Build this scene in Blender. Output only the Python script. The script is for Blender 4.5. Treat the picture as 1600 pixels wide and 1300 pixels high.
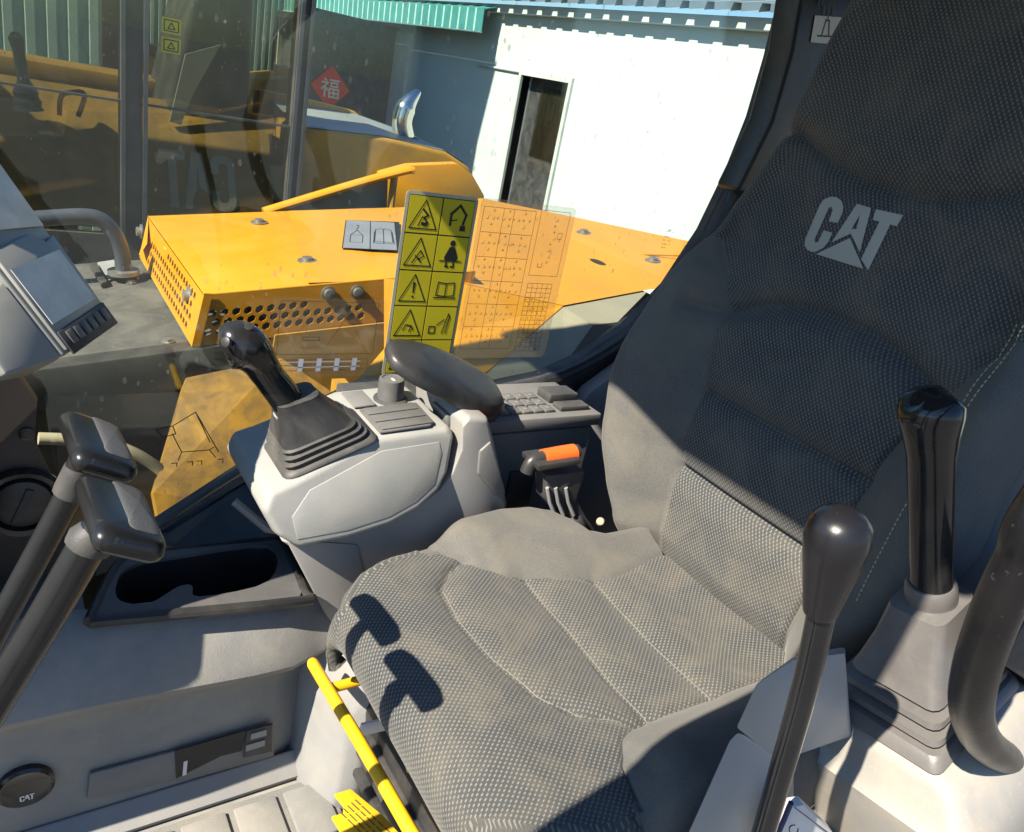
import bpy, bmesh, math, random
from mathutils import Vector, Matrix
R = math.radians
random.seed(7)
for o in list(bpy.data.objects): bpy.data.objects.remove(o)
S = bpy.context.scene
COL = S.collection

# ------------------------------------------------------------------ camera
# machine axes: +X towards the rear of the machine, +Y to its right, Z up, cab floor at 0
FPX, PITCH, ROLL, HEAD = 1200.0, R(22.4), R(12.0), R(37.0)
EYE = Vector((0, 0, 1.15))
_h = Vector((math.sin(HEAD), math.cos(HEAD), 0)); _r = Vector((math.cos(HEAD), -math.sin(HEAD), 0)); _u = Vector((0, 0, 1))
FW = math.cos(PITCH) * _h - math.sin(PITCH) * _u
_up = math.sin(PITCH) * _h + math.cos(PITCH) * _u
CR = math.cos(ROLL) * _r + math.sin(ROLL) * _up
CU = math.cos(ROLL) * _up - math.sin(ROLL) * _r
cam = bpy.data.cameras.new('camera'); co = bpy.data.objects.new('camera', cam); COL.objects.link(co)
m = Matrix((CR, CU, -FW)).transposed().to_4x4(); m.translation = EYE
co.matrix_world = m
cam.sensor_fit = 'HORIZONTAL'; cam.sensor_width = 36; cam.lens = 36 * FPX / 1600
cam.clip_start = 0.02; cam.clip_end = 500
S.camera = co
S.render.resolution_x, S.render.resolution_y = 1024, 832

# ------------------------------------------------------------------ light
SUN = Vector((-0.33, -0.048, 0.314)).normalized()        # towards the sun
elev = math.asin(SUN.z)
w = bpy.data.worlds.new('World'); S.world = w; w.use_nodes = True
nt = w.node_tree; bg = nt.nodes['Background']
sky = nt.nodes.new('ShaderNodeTexSky'); sky.sky_type = 'NISHITA'; sky.sun_disc = False
sky.sun_elevation = elev; sky.sun_rotation = math.atan2(SUN.x, SUN.y)
sky.air_density = 1.4; sky.dust_density = .3; sky.ozone_density = 4
tint = nt.nodes.new('ShaderNodeMix'); tint.data_type = 'RGBA'; tint.blend_type = 'MULTIPLY'; tint.inputs[0].default_value = 1; tint.inputs[7].default_value = (.78, .95, 1.22, 1)
nt.links.new(sky.outputs[0], tint.inputs[6]); nt.links.new(tint.outputs[2], bg.inputs[0]); bg.inputs[1].default_value = 0.058
sl = bpy.data.lights.new('sun', 'SUN'); sl.energy = 4.8; sl.angle = R(0.5); sl.color = (1.0, 0.91, 0.77)
so = bpy.data.objects.new('sun', sl); COL.objects.link(so); so.rotation_euler = SUN.to_track_quat('Z', 'Y').to_euler()
so.location = (-5, 1, 6)
vs = S.view_settings; vs.view_transform = 'Standard'; vs.look = 'None'; vs.gamma = 1; vs.use_curve_mapping = False
vs.exposure = 1.4
S.render.engine = 'CYCLES'
S.cycles.max_bounces = 10; S.cycles.transparent_max_bounces = 16; S.cycles.caustics_reflective = False; S.cycles.caustics_refractive = False

# ------------------------------------------------------------------ pixel helpers (photo is 1600 x 1300)
AX = {'x': 0, 'y': 1, 'z': 2}
def ray(px, py): return CR * ((px - 800) / FPX) - CU * ((py - 650) / FPX) + FW
def P(px, py, ax, v):
    d = ray(px, py); i = AX[ax]; return EYE + d * ((v - EYE[i]) / d[i])
def PD(px, py, depth): return EYE + ray(px, py) * depth
def PP(px, py, p0, n):
    d = ray(px, py); n = Vector(n); return EYE + d * ((Vector(p0) - EYE).dot(n) / d.dot(n))

# ------------------------------------------------------------------ materials
class N:
    def __init__(s, m): s.t = m.node_tree; s.n = s.t.nodes; s.l = s.t.links
    def new(s, ty, **kw):
        x = s.n.new(ty)
        for k, v in kw.items(): setattr(x, k, v)
        return x
    def link(s, a, b): s.l.new(a, b)
    def math(s, op, a, b=None, c=None):
        x = s.n.new('ShaderNodeMath'); x.operation = op
        for i, v in enumerate((a, b, c)):
            if v is None: continue
            if isinstance(v, (int, float)): x.inputs[i].default_value = v
            else: s.l.new(v, x.inputs[i])
        return x.outputs[0]
    def noise(s, co, scale, detail=3, rough=.55, dist=0):
        x = s.n.new('ShaderNodeTexNoise'); x.inputs['Scale'].default_value = scale; x.inputs['Detail'].default_value = detail
        x.inputs['Roughness'].default_value = rough; x.inputs['Distortion'].default_value = dist
        if co is not None: s.l.new(co, x.inputs['Vector'])
        return x.outputs['Fac']
    def ramp(s, f, lo, hi):
        x = s.n.new('ShaderNodeMapRange'); x.inputs[1].default_value = lo; x.inputs[2].default_value = hi; s.l.new(f, x.inputs[0]); return x.outputs[0]
    def mix(s, f, a, b):
        x = s.n.new('ShaderNodeMix'); x.data_type = 'RGBA'
        if isinstance(f, (int, float)): x.inputs[0].default_value = f
        else: s.l.new(f, x.inputs[0])
        for i, v in ((6, a), (7, b)):
            if isinstance(v, tuple): x.inputs[i].default_value = (*v[:3], 1)
            else: s.l.new(v, x.inputs[i])
        return x.outputs[2]
def base(name):
    m = bpy.data.materials.new(name); m.use_nodes = True
    n = N(m); b = n.n['Principled BSDF']; return m, n, b
def mat(name, col, rough=.5, metal=0, var=.15, vscale=6, bump=0, bscale=300, dust=0, dcol=(.32, .28, .22), dscale=9, spec=.5, coat=0, rvar=.12, speck=0):
    m, n, b = base(name)
    tc = n.new('ShaderNodeTexCoord').outputs['Object']
    f = n.noise(tc, vscale, 5, .6)
    c = n.mix(n.ramp(f, .3, .7), tuple(x * (1 - var) for x in col), tuple(min(1, x * (1 + var)) for x in col))
    if dust:
        g = n.noise(tc, dscale, 8, .68, .6)
        d = n.math('MULTIPLY', n.ramp(g, .42, .72), dust)
        c = n.mix(d, c, dcol)
        rr = n.math('ADD', n.math('MULTIPLY', d, .35), rough)
    else: rr = None
    if speck:
        v = n.noise(tc, 160, 2, .5)
        c = n.mix(n.math('MULTIPLY', n.ramp(v, .68, .74), speck), c, dcol)
    n.link(c, b.inputs['Base Color'])
    r0 = n.math('ADD', n.math('MULTIPLY', n.math('SUBTRACT', n.noise(tc, vscale * 4, 4), .5), rvar * 2), rr if rr is not None else rough)
    n.link(r0, b.inputs['Roughness'])
    b.inputs['Metallic'].default_value = metal; b.inputs['Specular IOR Level'].default_value = spec
    b.inputs['Coat Weight'].default_value = coat
    if bump:
        bp = n.new('ShaderNodeBump'); bp.inputs['Strength'].default_value = bump; bp.inputs['Distance'].default_value = .001
        n.link(n.noise(tc, bscale, 3), bp.inputs['Height']); n.link(bp.outputs[0], b.inputs['Normal'])
    return m
M = {}
def fabric(name, pattern):
    m, n, b = base(name)
    uv = n.new('ShaderNodeUVMap').outputs[0]
    sp = n.new('ShaderNodeSeparateXYZ'); n.link(uv, sp.inputs[0])
    tc = n.new('ShaderNodeTexCoord').outputs['Object']
    U, V = sp.outputs[0], sp.outputs[1]
    big = n.noise(tc, 7, 6, .62, .4)
    if pattern:
        q, p = .0043, .0068
        row = n.math('DIVIDE', V, q)
        fl = n.math('FLOOR', row); fv = n.math('FRACT', row)
        col = n.math('ADD', n.math('DIVIDE', U, p), n.math('MULTIPLY', fl, .5))
        fu = n.math('FRACT', col)
        # a short slanted pick in every cell
        du = n.math('ABSOLUTE', n.math('ADD', n.math('SUBTRACT', fu, .5), n.math('MULTIPLY', n.math('SUBTRACT', fv, .5), -.22)))
        dv = n.math('ABSOLUTE', n.math('SUBTRACT', fv, .5))
        a = n.ramp(du, .20, .11); c = n.ramp(dv, .46, .28)
        mk = n.math('MULTIPLY', a, c)
        thr = n.math('MULTIPLY', n.noise(tc, 900, 2), 1.5)
        mk = n.math('MULTIPLY', mk, thr)
        ground = n.mix(n.ramp(big, .35, .68), (.045, .048, .051), (.068, .068, .063))
        c0 = n.mix(mk, ground, (.20, .20, .18))
        hgt = n.math('ADD', n.math('MULTIPLY', mk, .6), n.math('MULTIPLY', n.noise(uv, 700, 3), .8))
        c0 = n.mix(n.math('MULTIPLY', n.ramp(n.noise(uv, 800, 3, .7), .5, .8), .35), c0, (.16, .15, .125))
        bs = .55
    else:
        c0 = n.mix(n.ramp(big, .35, .68), (.078, .081, .083), (.108, .107, .100))
        g = n.noise(tc, 700, 3)
        c0 = n.mix(n.ramp(g, .35, .75), c0, (.15, .14, .118))
        st = n.noise(tc, 3.3, 4, .6, .9)
        c0 = n.mix(n.math('MULTIPLY', n.ramp(st, .55, .75), .55), c0, (.055, .055, .053))
        hgt = g; bs = .35
    dirt = n.noise(tc, 14, 8, .7, .8)
    c0 = n.mix(n.math('MULTIPLY', n.ramp(dirt, .46, .76), .42), c0, (.185, .158, .115))
    n.link(c0, b.inputs['Base Color']); b.inputs['Roughness'].default_value = .93
    b.inputs['Specular IOR Level'].default_value = .12
    b.inputs['Sheen Weight'].default_value = .12; b.inputs['Sheen Roughness'].default_value = .5
    bp = n.new('ShaderNodeBump'); bp.inputs['Strength'].default_value = bs; bp.inputs['Distance'].default_value = .0012
    n.link(hgt, bp.inputs['Height']); n.link(bp.outputs[0], b.inputs['Normal'])
    return m
def glass(name, tint, dust, dcol=(.42, .38, .3), spots=.5, refl=1.0, gy=1.0):
    m, n, b = base(name); n.n.remove(b); out = n.n['Material Output']
    tc = n.new('ShaderNodeTexCoord').outputs['Object']
    tr = n.new('ShaderNodeBsdfTransparent'); tr.inputs[0].default_value = (*tint, 1)
    gl = n.new('ShaderNodeBsdfGlossy'); gl.inputs['Roughness'].default_value = .0
    gl.inputs[0].default_value = (.9, 1, .96, 1)
    fr = n.new('ShaderNodeFresnel'); ge = n.new('ShaderNodeNewGeometry'); n.link(n.math('SUBTRACT', 1.5, n.math('MULTIPLY', ge.outputs['Backfacing'], 1.5 - 1 / 1.5)), fr.inputs[0])
    mx = n.new('ShaderNodeMixShader'); n.link(n.math('MULTIPLY', fr.outputs[0], refl), mx.inputs[0]); n.link(tr.outputs[0], mx.inputs[1]); n.link(gl.outputs[0], mx.inputs[2])
    df = n.new('ShaderNodeBsdfDiffuse'); df.inputs[0].default_value = (*dcol, 1)
    tl = n.new('ShaderNodeBsdfTranslucent'); tl.inputs[0].default_value = (*dcol, 1)
    ds = n.new('ShaderNodeMixShader'); ds.inputs[0].default_value = .5; n.link(df.outputs[0], ds.inputs[1]); n.link(tl.outputs[0], ds.inputs[2])
    mp = n.new('ShaderNodeMapping'); mp.inputs['Scale'].default_value = (1, 1, .35); n.link(tc, mp.inputs[0])
    film = n.math('MULTIPLY', n.ramp(n.noise(mp.outputs[0], 5, 7, .7, .6), .38, .75), dust)
    sx = n.new('ShaderNodeSeparateXYZ'); n.link(tc, sx.inputs[0])
    dens = n.math('MULTIPLY', n.ramp(n.noise(tc, 3.2, 3, .6), .44, .66), spots)
    sc = n.new('ShaderNodeMapping'); sc.inputs['Scale'].default_value = (1, 1, .55); n.link(tc, sc.inputs[0])
    vo = n.new('ShaderNodeTexVoronoi'); vo.inputs['Scale'].default_value = 95; n.link(sc.outputs[0], vo.inputs['Vector'])
    rnd = n.new('ShaderNodeSeparateColor'); n.link(vo.outputs['Color'], rnd.inputs[0])
    sz = n.math('MULTIPLY', n.math('POWER', rnd.outputs[0], 5), .32)
    spot = n.math('MULTIPLY', n.ramp(n.math('SUBTRACT', vo.outputs['Distance'], sz), .03, -.03), dens)
    fac = n.math('MINIMUM', n.math('ADD', film, spot), .85)
    fin = n.new('ShaderNodeMixShader'); n.link(fac, fin.inputs[0]); n.link(mx.outputs[0], fin.inputs[1]); n.link(ds.outputs[0], fin.inputs[2])
    n.link(fin.outputs[0], out.inputs[0]); return m
def film(name, col, op):
    m, n, b = base(name); out = n.n['Material Output']; n.n.remove(b)
    tr = n.new('ShaderNodeBsdfTransparent'); df = n.new('ShaderNodeBsdfDiffuse'); df.inputs[0].default_value = (*col, 1)
    tl = n.new('ShaderNodeBsdfTranslucent'); tl.inputs[0].default_value = (*col, 1)
    ds = n.new('ShaderNodeMixShader'); n.link(df.outputs[0], ds.inputs[1]); n.link(tl.outputs[0], ds.inputs[2])
    mx = n.new('ShaderNodeMixShader'); mx.inputs[0].default_value = op
    n.link(tr.outputs[0], mx.inputs[1]); n.link(ds.outputs[0], mx.inputs[2]); n.link(mx.outputs[0], out.inputs[0]); return m

M['fab'] = fabric('seat_weave', True)
M['plainfab'] = fabric('seat_plain_cloth', False)
M['stitch'] = mat('stitch_thread', (.42, .45, .30), .8)
M['logo'] = mat('logo_print', (.36, .36, .32), .7, var=.1, bump=.3, bscale=900)
M['black'] = mat('black_plastic', (.018, .019, .02), .36, var=.25, bump=.15, bscale=700, dust=.12, rvar=.15)
M['gloss'] = mat('glossy_black', (.012, .013, .014), .16, var=.2, dust=.10, dcol=(.2, .17, .13), rvar=.1)
M['rubber'] = mat('black_rubber', (.03, .03, .03), .55, var=.2, bump=.25, bscale=500, dust=.35, dcol=(.2, .18, .15))
M['dark'] = mat('dark_trim', (.035, .036, .038), .6, var=.2, bump=.4, bscale=500, dust=.35, dcol=(.2, .18, .15))
M['grey'] = mat('grey_plastic', (.15, .15, .146), .55, var=.08, bump=.3, bscale=420, dust=.3, dcol=(.26, .23, .19))
M['lgrey'] = mat('light_grey_plastic', (.265, .27, .256), .5, var=.06, bump=.25, bscale=420, dust=.22, dcol=(.5, .44, .34), speck=.3)
M['mgrey'] = mat('mid_grey_plastic', (.24, .24, .235), .55, var=.08, bump=.35, bscale=420, dust=.4, dcol=(.34, .3, .24))
M['cream'] = mat('pale_console_plastic', (.26, .25, .228), .45, var=.06, bump=.2, bscale=420, dust=.35, dcol=(.5, .4, .28), speck=.3)
M['panel'] = mat('dusty_panel', (.21, .21, .20), .65, var=.12, bump=.5, bscale=420, dust=.55, dcol=(.36, .325, .265), speck=.35)
M['key'] = mat('keypad', (.10, .10, .098), .55, var=.1, dust=.4, dcol=(.22, .2, .17))
M['mark'] = mat('white_print', (.6, .6, .58), .6)
M['yellow'] = mat('yellow_paint', (.62, .255, .004), .42, var=.10, vscale=4, dust=.28, dcol=(.50, .27, .06), dscale=7, coat=.1, speck=.35, bump=.15, bscale=90)
M['dyellow'] = mat('weathered_yellow', (.42, .21, .02), .6, var=.2, vscale=4, dust=.75, dcol=(.22, .13, .05), dscale=5, speck=.5)
M['tan_shade'] = mat('tan_and_shaded_yellow', (.30, .265, .19), .6, var=.1, dust=.4, dcol=(.24, .2, .14))  # tan of the guard infill; on the hood it paints shaded yellow
M['brown'] = mat('dirty_ochre', (.50, .27, .06), .7, var=.3, vscale=3, dust=.8, dcol=(.10, .065, .03), dscale=4)
M['safety'] = mat('yellow_bar_paint', (.80, .45, .01), .4, var=.08, dust=.15, dcol=(.3, .2, .1))
M['deck'] = mat('deck_paint', (.062, .058, .053), .7, var=.25, vscale=5, bump=.6, bscale=250, dust=.6, dcol=(.17, .15, .12), speck=.8)
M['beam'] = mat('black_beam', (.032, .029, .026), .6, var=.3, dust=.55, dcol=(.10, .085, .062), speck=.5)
M['steel'] = mat('steel', (.35, .33, .3), .42, metal=.8, var=.25, dust=.4)
M['rail'] = mat('grey_rail', (.07, .075, .09), .32, metal=.3, var=.2, dust=.15, dcol=(.2,.18,.15))
M['chrome'] = mat('chrome', (.62, .6, .56), .18, metal=1, var=.15)
M['rod'] = mat('dark_rod', (.010, .011, .012), .26, spec=.4, var=.3, dust=.06, dcol=(.07, .06, .05), rvar=.06)
M['gloss2'] = mat('polished_black', (.006, .007, .009), .12, var=.3, dust=.04, dcol=(.08, .07, .06), rvar=.04)
M['orange'] = mat('orange_sleeve', (.75, .12, .015), .55, var=.08, bump=.3)
M['white'] = mat('white_wall', (.43, .485, .46), .75, var=.05, vscale=2, bump=.3, bscale=60, dust=.25, dcol=(.37, .41, .385), dscale=1.5)
M['whitep'] = mat('white_plastic', (.62, .62, .58), .5, dust=.3)
M['wtrim'] = mat('grey_trim', (.42, .45, .42), .6)
M['roof'] = mat('blue_grey_roof', (.19, .24, .27), .5, var=.12, vscale=1.5, dust=.3, dcol=(.3, .32, .3))
M['green'] = mat('teal_awning', (.04, .20, .19), .6, var=.15)
M['greenl'] = mat('pale_awning_stripe', (.30, .48, .44), .6)
M['doord'] = mat('dark_door', (.035, .037, .04), .3, var=.3, dust=.2)
M['red'] = mat('red_paper', (.85, .07, .03), .6, var=.15)
M['dullred'] = mat('faded_red', (.12, .06, .058), .7, var=.3)
M['paper'] = mat('pale_paper', (.75, .66, .5), .7)
M['concrete'] = mat('yard_concrete', (.13, .125, .118), .85, var=.15, vscale=1.2, bump=.6, bscale=40, dust=.5, dcol=(.15, .13, .10), dscale=1.5)
M['mint'] = mat('mint_wall', (.30, .42, .37), .7, var=.08)
M['stickery'] = mat('sticker_yellow', (.52, .44, .012), .45, var=.05)
M['stickerb'] = mat('sticker_border', (.42, .41, .30), .5)
M['ink'] = mat('black_ink', (.012, .012, .012), .5)
M['inkgrey'] = mat('grey_ink', (.06, .055, .045), .6)
M['label'] = mat('silver_label', (.19, .19, .205), .45)
M['screen'] = mat('dusty_screen', (.74, .73, .65), .45, var=.12, vscale=25, dust=.5, dcol=(.52, .52, .46), dscale=20)
M['moni'] = mat('monitor_plastic', (.27, .27, .245), .4, var=.1, dust=.45, dcol=(.42, .42, .37))
M['trim'] = mat('dark_brown_trim', (.045, .038, .032), .6, var=.2, bump=.3, bscale=500, dust=.4, dcol=(.14, .10, .07))
M['brownp'] = mat('brown_plastic', (.13, .095, .065), .5, var=.12, bump=.2, bscale=500)
M['bootp'] = mat('dusty_boot', (.11, .104, .10), .38, var=.14, bump=.2, bscale=400, dust=.35, dcol=(.21, .185, .16))
M['bluegrey'] = mat('cool_grey_plastic', (.26, .28, .29), .5, var=.06, bump=.25, bscale=420, dust=.15)
M['wornblack'] = mat('worn_black_vinyl', (.007, .007, .008), .32, var=.3, bump=.25, bscale=250, dust=.06, dcol=(.06, .055, .05), speck=.4, spec=.35, rvar=.08)
M['pitch'] = mat('matte_black_plastic', (.012, .012, .013), .6, var=.2, bump=.2, bscale=500)
M['ochre'] = mat('grimy_ochre', (.30, .15, .015), .6, var=.35, vscale=9, dust=.9, dcol=(.07, .045, .02), dscale=14, speck=.6)
M['thread'] = mat('dusty_thread', (.17, .163, .135), .85)
M['satin'] = mat('satin_black', (.010, .0105, .011), .24, var=.25, bump=.1, bscale=300, dust=.07, dcol=(.07, .065, .055), speck=.25, spec=.4, rvar=.06)
M['grime'] = mat('grimy_brown_plate', (.085, .055, .026), .6, var=.4, vscale=8, dust=.7, dcol=(.03, .022, .014), dscale=12, speck=.6)
M['tray'] = mat('tray_plastic', (.075, .077, .078), .5, var=.12, bump=.3, bscale=420, dust=.4, dcol=(.2, .18, .15))
M['inlay'] = mat('ribbed_grey_rubber', (.075, .076, .075), .5, var=.12, bump=.4, bscale=600, dust=.2, dcol=(.16, .15, .13))
M['navy'] = mat('navy_print', (.02, .025, .10), .5)
M['knobp'] = mat('worn_knob', (.008, .008, .010), .30, var=.3, bump=.12, bscale=200, dust=.08, dcol=(.05, .045, .042), speck=.25, spec=.4, rvar=.06)
M['glass'] = glass('cab_window_glass', (.91, .96, .93), .03, dcol=(.7, .66, .58), spots=.6)
M['nglass'] = glass('tinted_glass', (.66, .65, .58), .05, dcol=(.36, .28, .17), spots=1.0, refl=.6)
M['film'] = film('clear_film', (.64, .56, .36), .17)
M['film2'] = film('thin_clear_film', (.6, .55, .45), .06)
M['inkwhite'] = mat('white_print_blue', (.5, .55, .62), .6)
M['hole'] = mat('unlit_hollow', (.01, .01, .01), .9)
M['amber'] = mat('hose', (.45, .38, .24), .5, dust=.3)

# ------------------------------------------------------------------ mesh helpers
def link(name, me, mt, parent=None):
    o = bpy.data.objects.new(name, me); COL.objects.link(o)
    if mt is not None: me.materials.append(M[mt] if isinstance(mt, str) else mt)
    if parent is not None: o.parent = parent
    return o
def tag(o, label=None, cat=None, group=None, kind=None):
    if label: o['label'] = label
    if cat: o['category'] = cat
    if group: o['group'] = group
    if kind: o['kind'] = kind
    return o
def thing(name, label, cat, loc=(0, 0, 0), group=None):
    o = bpy.data.objects.new(name, None); COL.objects.link(o); o.empty_display_size = .05
    tag(o, label, cat, group); o.location = loc
    return o
def fin(name, bm, mt, parent=None, smooth=35, bevel=0, seg=2, sub=0):
    if bevel:
        bm.normal_update()
        es = [e for e in bm.edges if len(e.link_faces) == 2 and e.calc_face_angle(0) > R(25)]
        bmesh.ops.bevel(bm, geom=es, offset=bevel, segments=seg, profile=.5, affect='EDGES', clamp_overlap=True)
    bmesh.ops.recalc_face_normals(bm, faces=bm.faces)
    me = bpy.data.meshes.new(name)
    off = Vector((0, 0, 0)); p = parent                        # parts keep their world-space shape under a placed root
    while p is not None: off = off + p.location; p = p.parent
    for v in bm.verts: v.co -= off
    bm.to_mesh(me); bm.free()
    if smooth:
        for p in me.polygons: p.use_smooth = True
        me.set_sharp_from_angle(angle=R(smooth))
    o = link(name, me, mt, parent)
    if sub:
        md = o.modifiers.new('sub', 'SUBSURF'); md.levels = sub; md.render_levels = sub
    return o
def B(): return bmesh.new()
def box(bm, lo, hi, mtx=None):
    vs = [Vector((x, y, z)) for x in (lo[0], hi[0]) for y in (lo[1], hi[1]) for z in (lo[2], hi[2])]
    if mtx is not None: vs = [mtx @ v for v in vs]
    v = [bm.verts.new(c) for c in vs]
    for f in ((0, 1, 3, 2), (4, 6, 7, 5), (0, 4, 5, 1), (2, 3, 7, 6), (0, 2, 6, 4), (1, 5, 7, 3)): bm.faces.new([v[i] for i in f])
    return v
def prism(bm, pts, vec):
    vec = Vector(vec); a = [bm.verts.new(Vector(p)) for p in pts]; b = [bm.verts.new(Vector(p) + vec) for p in pts]
    bm.faces.new(a); bm.faces.new(list(reversed(b)))
    k = len(a)
    for i in range(k): bm.faces.new((a[i], b[i], b[(i + 1) % k], a[(i + 1) % k]))
def loft(bm, rings, cap=True, closed=True):
    rs = [[bm.verts.new(Vector(p)) for p in r] for r in rings]; k = len(rs[0])
    for a, b in zip(rs, rs[1:]):
        for i in range(k if closed else k - 1): bm.faces.new((a[i], a[(i + 1) % k], b[(i + 1) % k], b[i]))
    if cap: bm.faces.new(list(reversed(rs[0]))); bm.faces.new(rs[-1])
def frame(t, ref=None):
    t = t.normalized(); ref = Vector(ref) if ref is not None else (Vector((0, 0, 1)) if abs(t.z) < .9 else Vector((1, 0, 0)))
    a = ref.cross(t).normalized(); b = t.cross(a).normalized(); return a, b
def smoothpath(pts, n=6):
    pts = [Vector(p) for p in pts]; out = []
    for i in range(len(pts) - 1):
        p0 = pts[max(i - 1, 0)]; p1 = pts[i]; p2 = pts[i + 1]; p3 = pts[min(i + 2, len(pts) - 1)]
        for j in range(n):
            t = j / n
            out.append(.5 * ((2 * p1) + (p2 - p0) * t + (2 * p0 - 5 * p1 + 4 * p2 - p3) * t * t + (3 * p1 - p0 - 3 * p2 + p3) * t ** 3))
    out.append(pts[-1]); return out
def lerp(a, b, t): return a + (b - a) * t
def interp(xs, ys, x):
    if x <= xs[0]: return ys[0]
    for i in range(len(xs) - 1):
        if x <= xs[i + 1]:
            t = (x - xs[i]) / (xs[i + 1] - xs[i]); t = t * t * (3 - 2 * t) * .5 + t * .5
            return lerp(ys[i], ys[i + 1], t)
    return ys[-1]
def tube(bm, pts, rad, seg=14, ref=None, asp=1.0, cap=True):
    pts = [Vector(p) for p in pts]; k = len(pts)
    if isinstance(rad, (int, float)): rad = [rad] * k
    rings = []
    a0 = None
    for i, p in enumerate(pts):
        t = (pts[min(i + 1, k - 1)] - pts[max(i - 1, 0)])
        if a0 is None or ref is not None: a, b = frame(t, ref)
        else:
            tn = t.normalized(); a = (a0 - tn * a0.dot(tn)).normalized(); b = tn.cross(a)
        a0 = a
        rings.append([p + (a * math.cos(q) * asp + b * math.sin(q)) * rad[i] for q in [2 * math.pi * j / seg for j in range(seg)]])
    loft(bm, rings, cap)
def lathe(bm, prof, org, axis, seg=24):
    org = Vector(org); axis = Vector(axis).normalized(); a, b = frame(axis)
    loft(bm, [[org + axis * h + (a * math.cos(q) + b * math.sin(q)) * max(r, .0004) for q in [2 * math.pi * j / seg for j in range(seg)]] for r, h in prof])
def part(name, mt, parent, f, **kw):
    bm = B(); f(bm); return fin(name, bm, mt, parent, **kw)
def rrect(w, h, r, n=4):
    out = []
    for cx, cy, a0 in ((w - r, h - r, 0), (-w + r, h - r, 90), (-w + r, -h + r, 180), (w - r, -h + r, 270)):
        for i in range(n + 1):
            a = R(a0 + 90 * i / n); out.append((cx + r * math.cos(a), cy + r * math.sin(a)))
    return out
class Flat:
    """2-D drawing on a plane: origin o, unit axes u, v; n is the side it stands proud of."""
    def __init__(s, o, u, v, n, h=.0004): s.o, s.u, s.v, s.n, s.h, s.bm = Vector(o), Vector(u), Vector(v), Vector(n), h, B()
    def pt(s, x, y, k=1): return s.o + s.u * x + s.v * y + s.n * s.h * k
    def poly(s, pts):
        try: s.bm.faces.new([s.bm.verts.new(s.pt(*p)) for p in pts])
        except ValueError: pass
    def line(s, pts, w, closed=False):
        pts = [Vector((*p, 0)) for p in pts]
        seg = list(zip(pts, pts[1:] + ([pts[0]] if closed else [])))
        if not closed: seg = seg[:len(pts) - 1]
        for a, b in seg:
            d = (b - a)
            if d.length < 1e-7: continue
            d.normalize(); q = Vector((-d.y, d.x, 0)) * w / 2; e = d * w / 2
            s.poly([((a - e + q).x, (a - e + q).y), ((b + e + q).x, (b + e + q).y), ((b + e - q).x, (b + e - q).y), ((a - e - q).x, (a - e - q).y)])
            s.h += .000012
    def disc(s, x, y, r, n=14): s.poly([(x + r * math.cos(2 * math.pi * i / n), y + r * math.sin(2 * math.pi * i / n)) for i in range(n)])
    def done(s, name, mt, parent): return fin(name, s.bm, mt, parent, smooth=0)
def ringwall(name, outer, inner, vec, mt, parent=None, bevel=0):
    """flat plate with an opening: both outlines are 3-D loops in one plane, pushed along vec"""
    bm = B(); es = []
    for lp in (outer, inner):
        v = [bm.verts.new(Vector(p)) for p in lp]
        for i in range(len(v)): es.append(bm.edges.new((v[i], v[(i + 1) % len(v)])))
    bmesh.ops.triangle_fill(bm, edges=es, use_beauty=True)
    r = bmesh.ops.extrude_face_region(bm, geom=list(bm.faces))
    bmesh.ops.translate(bm, vec=Vector(vec), verts=[g for g in r['geom'] if isinstance(g, bmesh.types.BMVert)])
    return fin(name, bm, mt, parent, smooth=30, bevel=bevel)

# ================================================================== the yard
def struct(o): o['kind'] = 'structure'; return o
GZ = -0.85
struct(part('ground', 'concrete', None, lambda b: prism(b, [(-120, -120, GZ), (160, -120, GZ), (160, 160, GZ), (-120, 160, GZ)], (0, 0, -.3)), smooth=0))

# ------------------------------------------------------------------ workshop building: its front wall runs along Y at x = 5
XW = 5.0
bld = thing('workshop_building', 'long low white workshop with corrugated eave, doorway and teal striped awning', 'building', (XW, 9, GZ))
EZ = 2.03
dy0, dy1, dz1 = 6.83, 7.72, 1.345                      # doorway
sy0, sy1, sz1 = 11.6, 17.5, 1.62                       # dark shopfront under the awning
def wall(b):
    prism(b, [(XW, dy0, GZ), (XW, dy0, EZ), (XW, -2, EZ), (XW, -2, GZ)], (.2, 0, 0))
    prism(b, [(XW, dy0, dz1), (XW, dy1, dz1), (XW, dy1, EZ), (XW, dy0, EZ)], (.2, 0, 0))
    prism(b, [(XW, dy1, GZ), (XW, sy0, GZ), (XW, sy0, EZ), (XW, dy1, EZ)], (.2, 0, 0))
    prism(b, [(XW, sy0, sz1), (XW, sy1, sz1), (XW, sy1, EZ), (XW, sy0, EZ)], (.2, 0, 0))
    prism(b, [(XW, sy1, GZ), (XW, 24, GZ), (XW, 24, EZ), (XW, sy1, EZ)], (.2, 0, 0))
part('wall', 'white', bld, wall, smooth=0)
def trim(b):
    t = .05
    for lo, hi in (((XW - .03, dy0 - t, GZ), (XW + .1, dy0, dz1 + t)), ((XW - .03, dy1, GZ), (XW + .1, dy1 + t, dz1 + t)), ((XW - .03, dy0, dz1), (XW + .1, dy1, dz1 + t))): box(b, lo, hi)
part('door_frame', 'wtrim', bld, trim, smooth=0)
dr = part('door', 'doord', bld, lambda b: box(b, (XW + .12, dy0, GZ), (XW + .16, dy1, dz1)), smooth=0)
part('pane', 'nglass', dr, lambda b: box(b, (XW + .10, dy0 + .1, .55), (XW + .118, dy1 - .24, dz1 - .08)), smooth=0)
part('curtain', 'beam', dr, lambda b: box(b, (XW + .119, dy0 + .08, .42), (XW + .1196, dy1 - .26, dz1 - .03)), smooth=0)
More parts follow.
